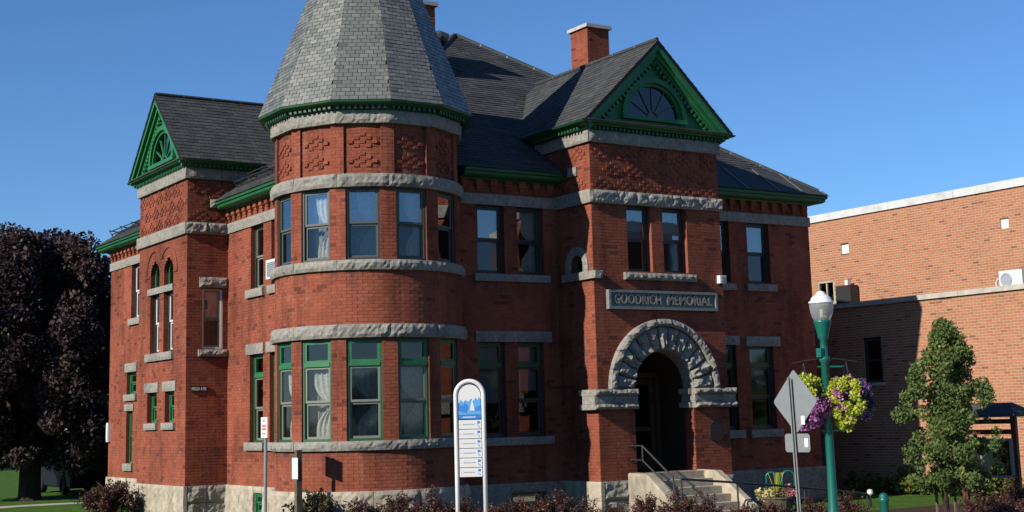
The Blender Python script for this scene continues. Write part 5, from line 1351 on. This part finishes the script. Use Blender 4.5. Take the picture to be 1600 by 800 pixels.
# bollard, bike rack, flower tub
p = at(1381, 785, 24); p.z = 0; bo = thing('bollard', 'short green steel bollard on the grass near the young tree', 'bollard', p)
mb = MB(); mb.smooth = True; mb.lathe([(.075, 0), (.075, .62), (.088, .63), (.088, .67), (.075, .68), (.07, .73), (.04, .76), (0, .77)], p, 14); mb.build('post', MT['lampgreen'], bo)
for a, b, wh in (((1197, 740), (1212, 737), 'nearer the stone steps'), ((1222, 740), (1241, 737), 'nearer the diamond sign')):
    A, B = at(*a, 31.5), at(*b, 31.5); A.z = B.z = 0; mid = (A+B)/2; r_ = (B-A).length/2; d_ = (B-A).normalized()
    bk = thing('bike_rack', 'green hoop bike rack behind the flower tub, '+wh, 'bike rack', mid, 'bike rack hoops')
    mb = MB(); mb.smooth = True; mb.tube([A, A+Vector((0, 0, .7))]+[mid-d_*r_*math.cos(t)+Vector((0, 0, .74+r_*math.sin(t)*.9)) for t in np.linspace(.1, math.pi-.1, 11)]+[B+Vector((0, 0, .7)), B], .024, 8); mb.build('hoop', MT['lampgreen'], bk)
p = at(1214, 770, 31); p.z = 0; ft = thing('flower_tub', 'round tub of cream and rose flowers beside the ramp rail', 'planter', p)
mb = MB(); mb.lathe([(.3, 0), (.36, .3), (.38, .3), (.38, .34), (.3, .34)], p, 18); mb.build('tub', MT['post'], ft)
rg = np.random.default_rng(5); s_ = np.array(side)
for cs, n, lm, nm in ((-.2, 420, 'petal_cream', 'blossom'), (.22, 380, 'petal_rose', 'blossom'), (0, 300, 'leaf_green', 'foliage')):
    cl = np.array(p)+s_*cs+rg.normal(size=(9, 3))*np.array([.1, .1, .05])+np.array([0, 0, .4]); V, T = leaves(cl, np.full(9, .12), n, .034, 1., rg); link(nm, quads_mesh(nm, V, MT[lm], T), ft, Matrix.Identity(4))
mb = MB()
for i in range(12): mb.tube([p+Vector((0, 0, .35)), p+Vector((rg.normal()*.08, rg.normal()*.08, .85))], .006, 4)
mb.build('spike_leaf', MT['leaf_lime'], ft, kind='stuff')

# notice board kiosk
K = at(1552, 716, 27.5); K.z = 0; ku = (at(1588, 716, 27.1)-at(1518, 716, 27.7)); ku.z = 0; ku.normalize(); FK = Face(K, ku)
kk = thing('notice_board', 'roofed notice board on stained posts with a yellow poster behind glass', 'notice board', K)
for u in (-.62, .45): mb = MB(); mb.box(u-.05, u+.05, 0, 2.02, -.08, .02, FK); mb.build('post', MT['rustpost'], kk)
for z in (1.62, 1.82): mb = MB(); mb.box(-.57, .4, z, z+.09, -.06, 0, FK); mb.build('crossbeam', MT['rustpost'], kk)
mb = MB(); mb.hexa([FK(-.85, 1.95, .5), FK(.75, 1.95, .5), FK(.75, 1.95, -.5), FK(-.85, 1.95, -.5), FK(-.85, 2.0, .5), FK(.75, 2.0, .5), FK(.75, 2.0, -.5), FK(-.85, 2.0, -.5)])
mb.hexa([FK(-.85, 2.0, .5), FK(.75, 2.0, .5), FK(.75, 2.0, -.5), FK(-.85, 2.0, -.5), FK(-.6, 2.22, .05), FK(.45, 2.22, .05), FK(.45, 2.22, -.05), FK(-.6, 2.22, -.05)]); mb.build('roof', MT['slate'], kk)
fb = frame_mb(.88, .74, .045, -.06, .07); fr_ = link('board_frame', fb.mesh('board_frame', MT['alu']), kk, FK.M(-.45, .8, .04))
mb = MB(); mb.poly([(.045, .045, -.03), (.835, .045, -.03), (.835, .695, -.03), (.045, .695, -.03)]); link('back_board', mb.mesh('back_board', MT['black']), fr_, Matrix())
mb = MB(); mb.poly([(.5, .14, -.02), (.76, .14, -.02), (.76, .46, -.02), (.5, .46, -.02)]); link('poster', mb.mesh('poster', MT['yellow']), fr_, Matrix())
mb = MB(); mb.poly([(.6, .18, -.015), (.72, .18, -.015), (.72, .4, -.015), (.6, .4, -.015)]); link('poster_print', mb.mesh('poster_print', MT['black']), fr_, Matrix())
mb = MB(); mb.poly([(.5, .49, -.02), (.74, .49, -.02), (.74, .62, -.02), (.5, .62, -.02)]); link('notice', mb.mesh('notice', MT['post']), fr_, Matrix())
mb = MB(); mb.poly([(.2, .14, -.02), (.46, .14, -.02), (.46, .56, -.02), (.2, .56, -.02)]); link('notice', mb.mesh('notice', MT['white']), fr_, Matrix())
mb = MB(); mb.poly([(.045, .045, .05), (.835, .045, .05), (.835, .695, .05), (.045, .695, .05)]); link('pane', mb.mesh('pane', MT['glass_low']), fr_, Matrix())

# parked car in the shade of the maple
cr = thing('parked_car', 'dark blue car parked in deep shade behind the maple and the library', 'car', (-3.35, 26.5, 0))
mb = MB(); prof = [(-2.2, .22), (-2.25, .75), (-2.1, .95), (-1.3, 1.02), (-.75, 1.5), (.9, 1.52), (1.7, 1.02), (2.2, .95), (2.25, .24)]
mb.prism([(-4.2, 26.5+y, z) for y, z in prof], (1.7, 0, 0)); o = mb.build('body', MT['carpaint'], cr); o.modifiers.new('edge', 'BEVEL').width = .06
for x, nx in ((-4.206, -1), (-2.494, 1)):
    mb = MB(); mb.poly([(x, 26.5+y, z) for y, z in ((-1.1, 1.06), (-.68, 1.42), (.1, 1.44), (.1, 1.06))]); mb.build('window', MT['carglass'], cr)
    mb = MB(); mb.poly([(x, 26.5+y, z) for y, z in ((.18, 1.06), (.18, 1.44), (.85, 1.44), (1.4, 1.06))]); mb.build('window', MT['carglass'], cr)
    for y in (-1.4, 1.4):
        b = MB(); b.lathe([(0, -.1), (.32, -.1), (.34, -.06), (.34, .06), (.32, .1), (.2, .1), (.18, .06), (0, .06)], (0, 0, 0), 18)
        link('wheel', b.mesh('wheel', MT['rubber']), cr, Matrix.Translation((x-nx*.06, 26.5+y, .34)) @ Matrix.Rotation(nx*math.pi/2, 4, 'Y'))
mb = MB(); mb.poly([(-4.05, 25.22, 1.04), (-2.65, 25.22, 1.04), (-2.75, 25.77, 1.47), (-3.95, 25.77, 1.47)]); mb.build('windscreen', MT['carglass'], cr)
for x in (-4.05, -2.95):
    mb = MB(); mb.box(x, x+.3, 24.24, 24.3, .7, .85); mb.build('headlight', MT['globetop'], cr)
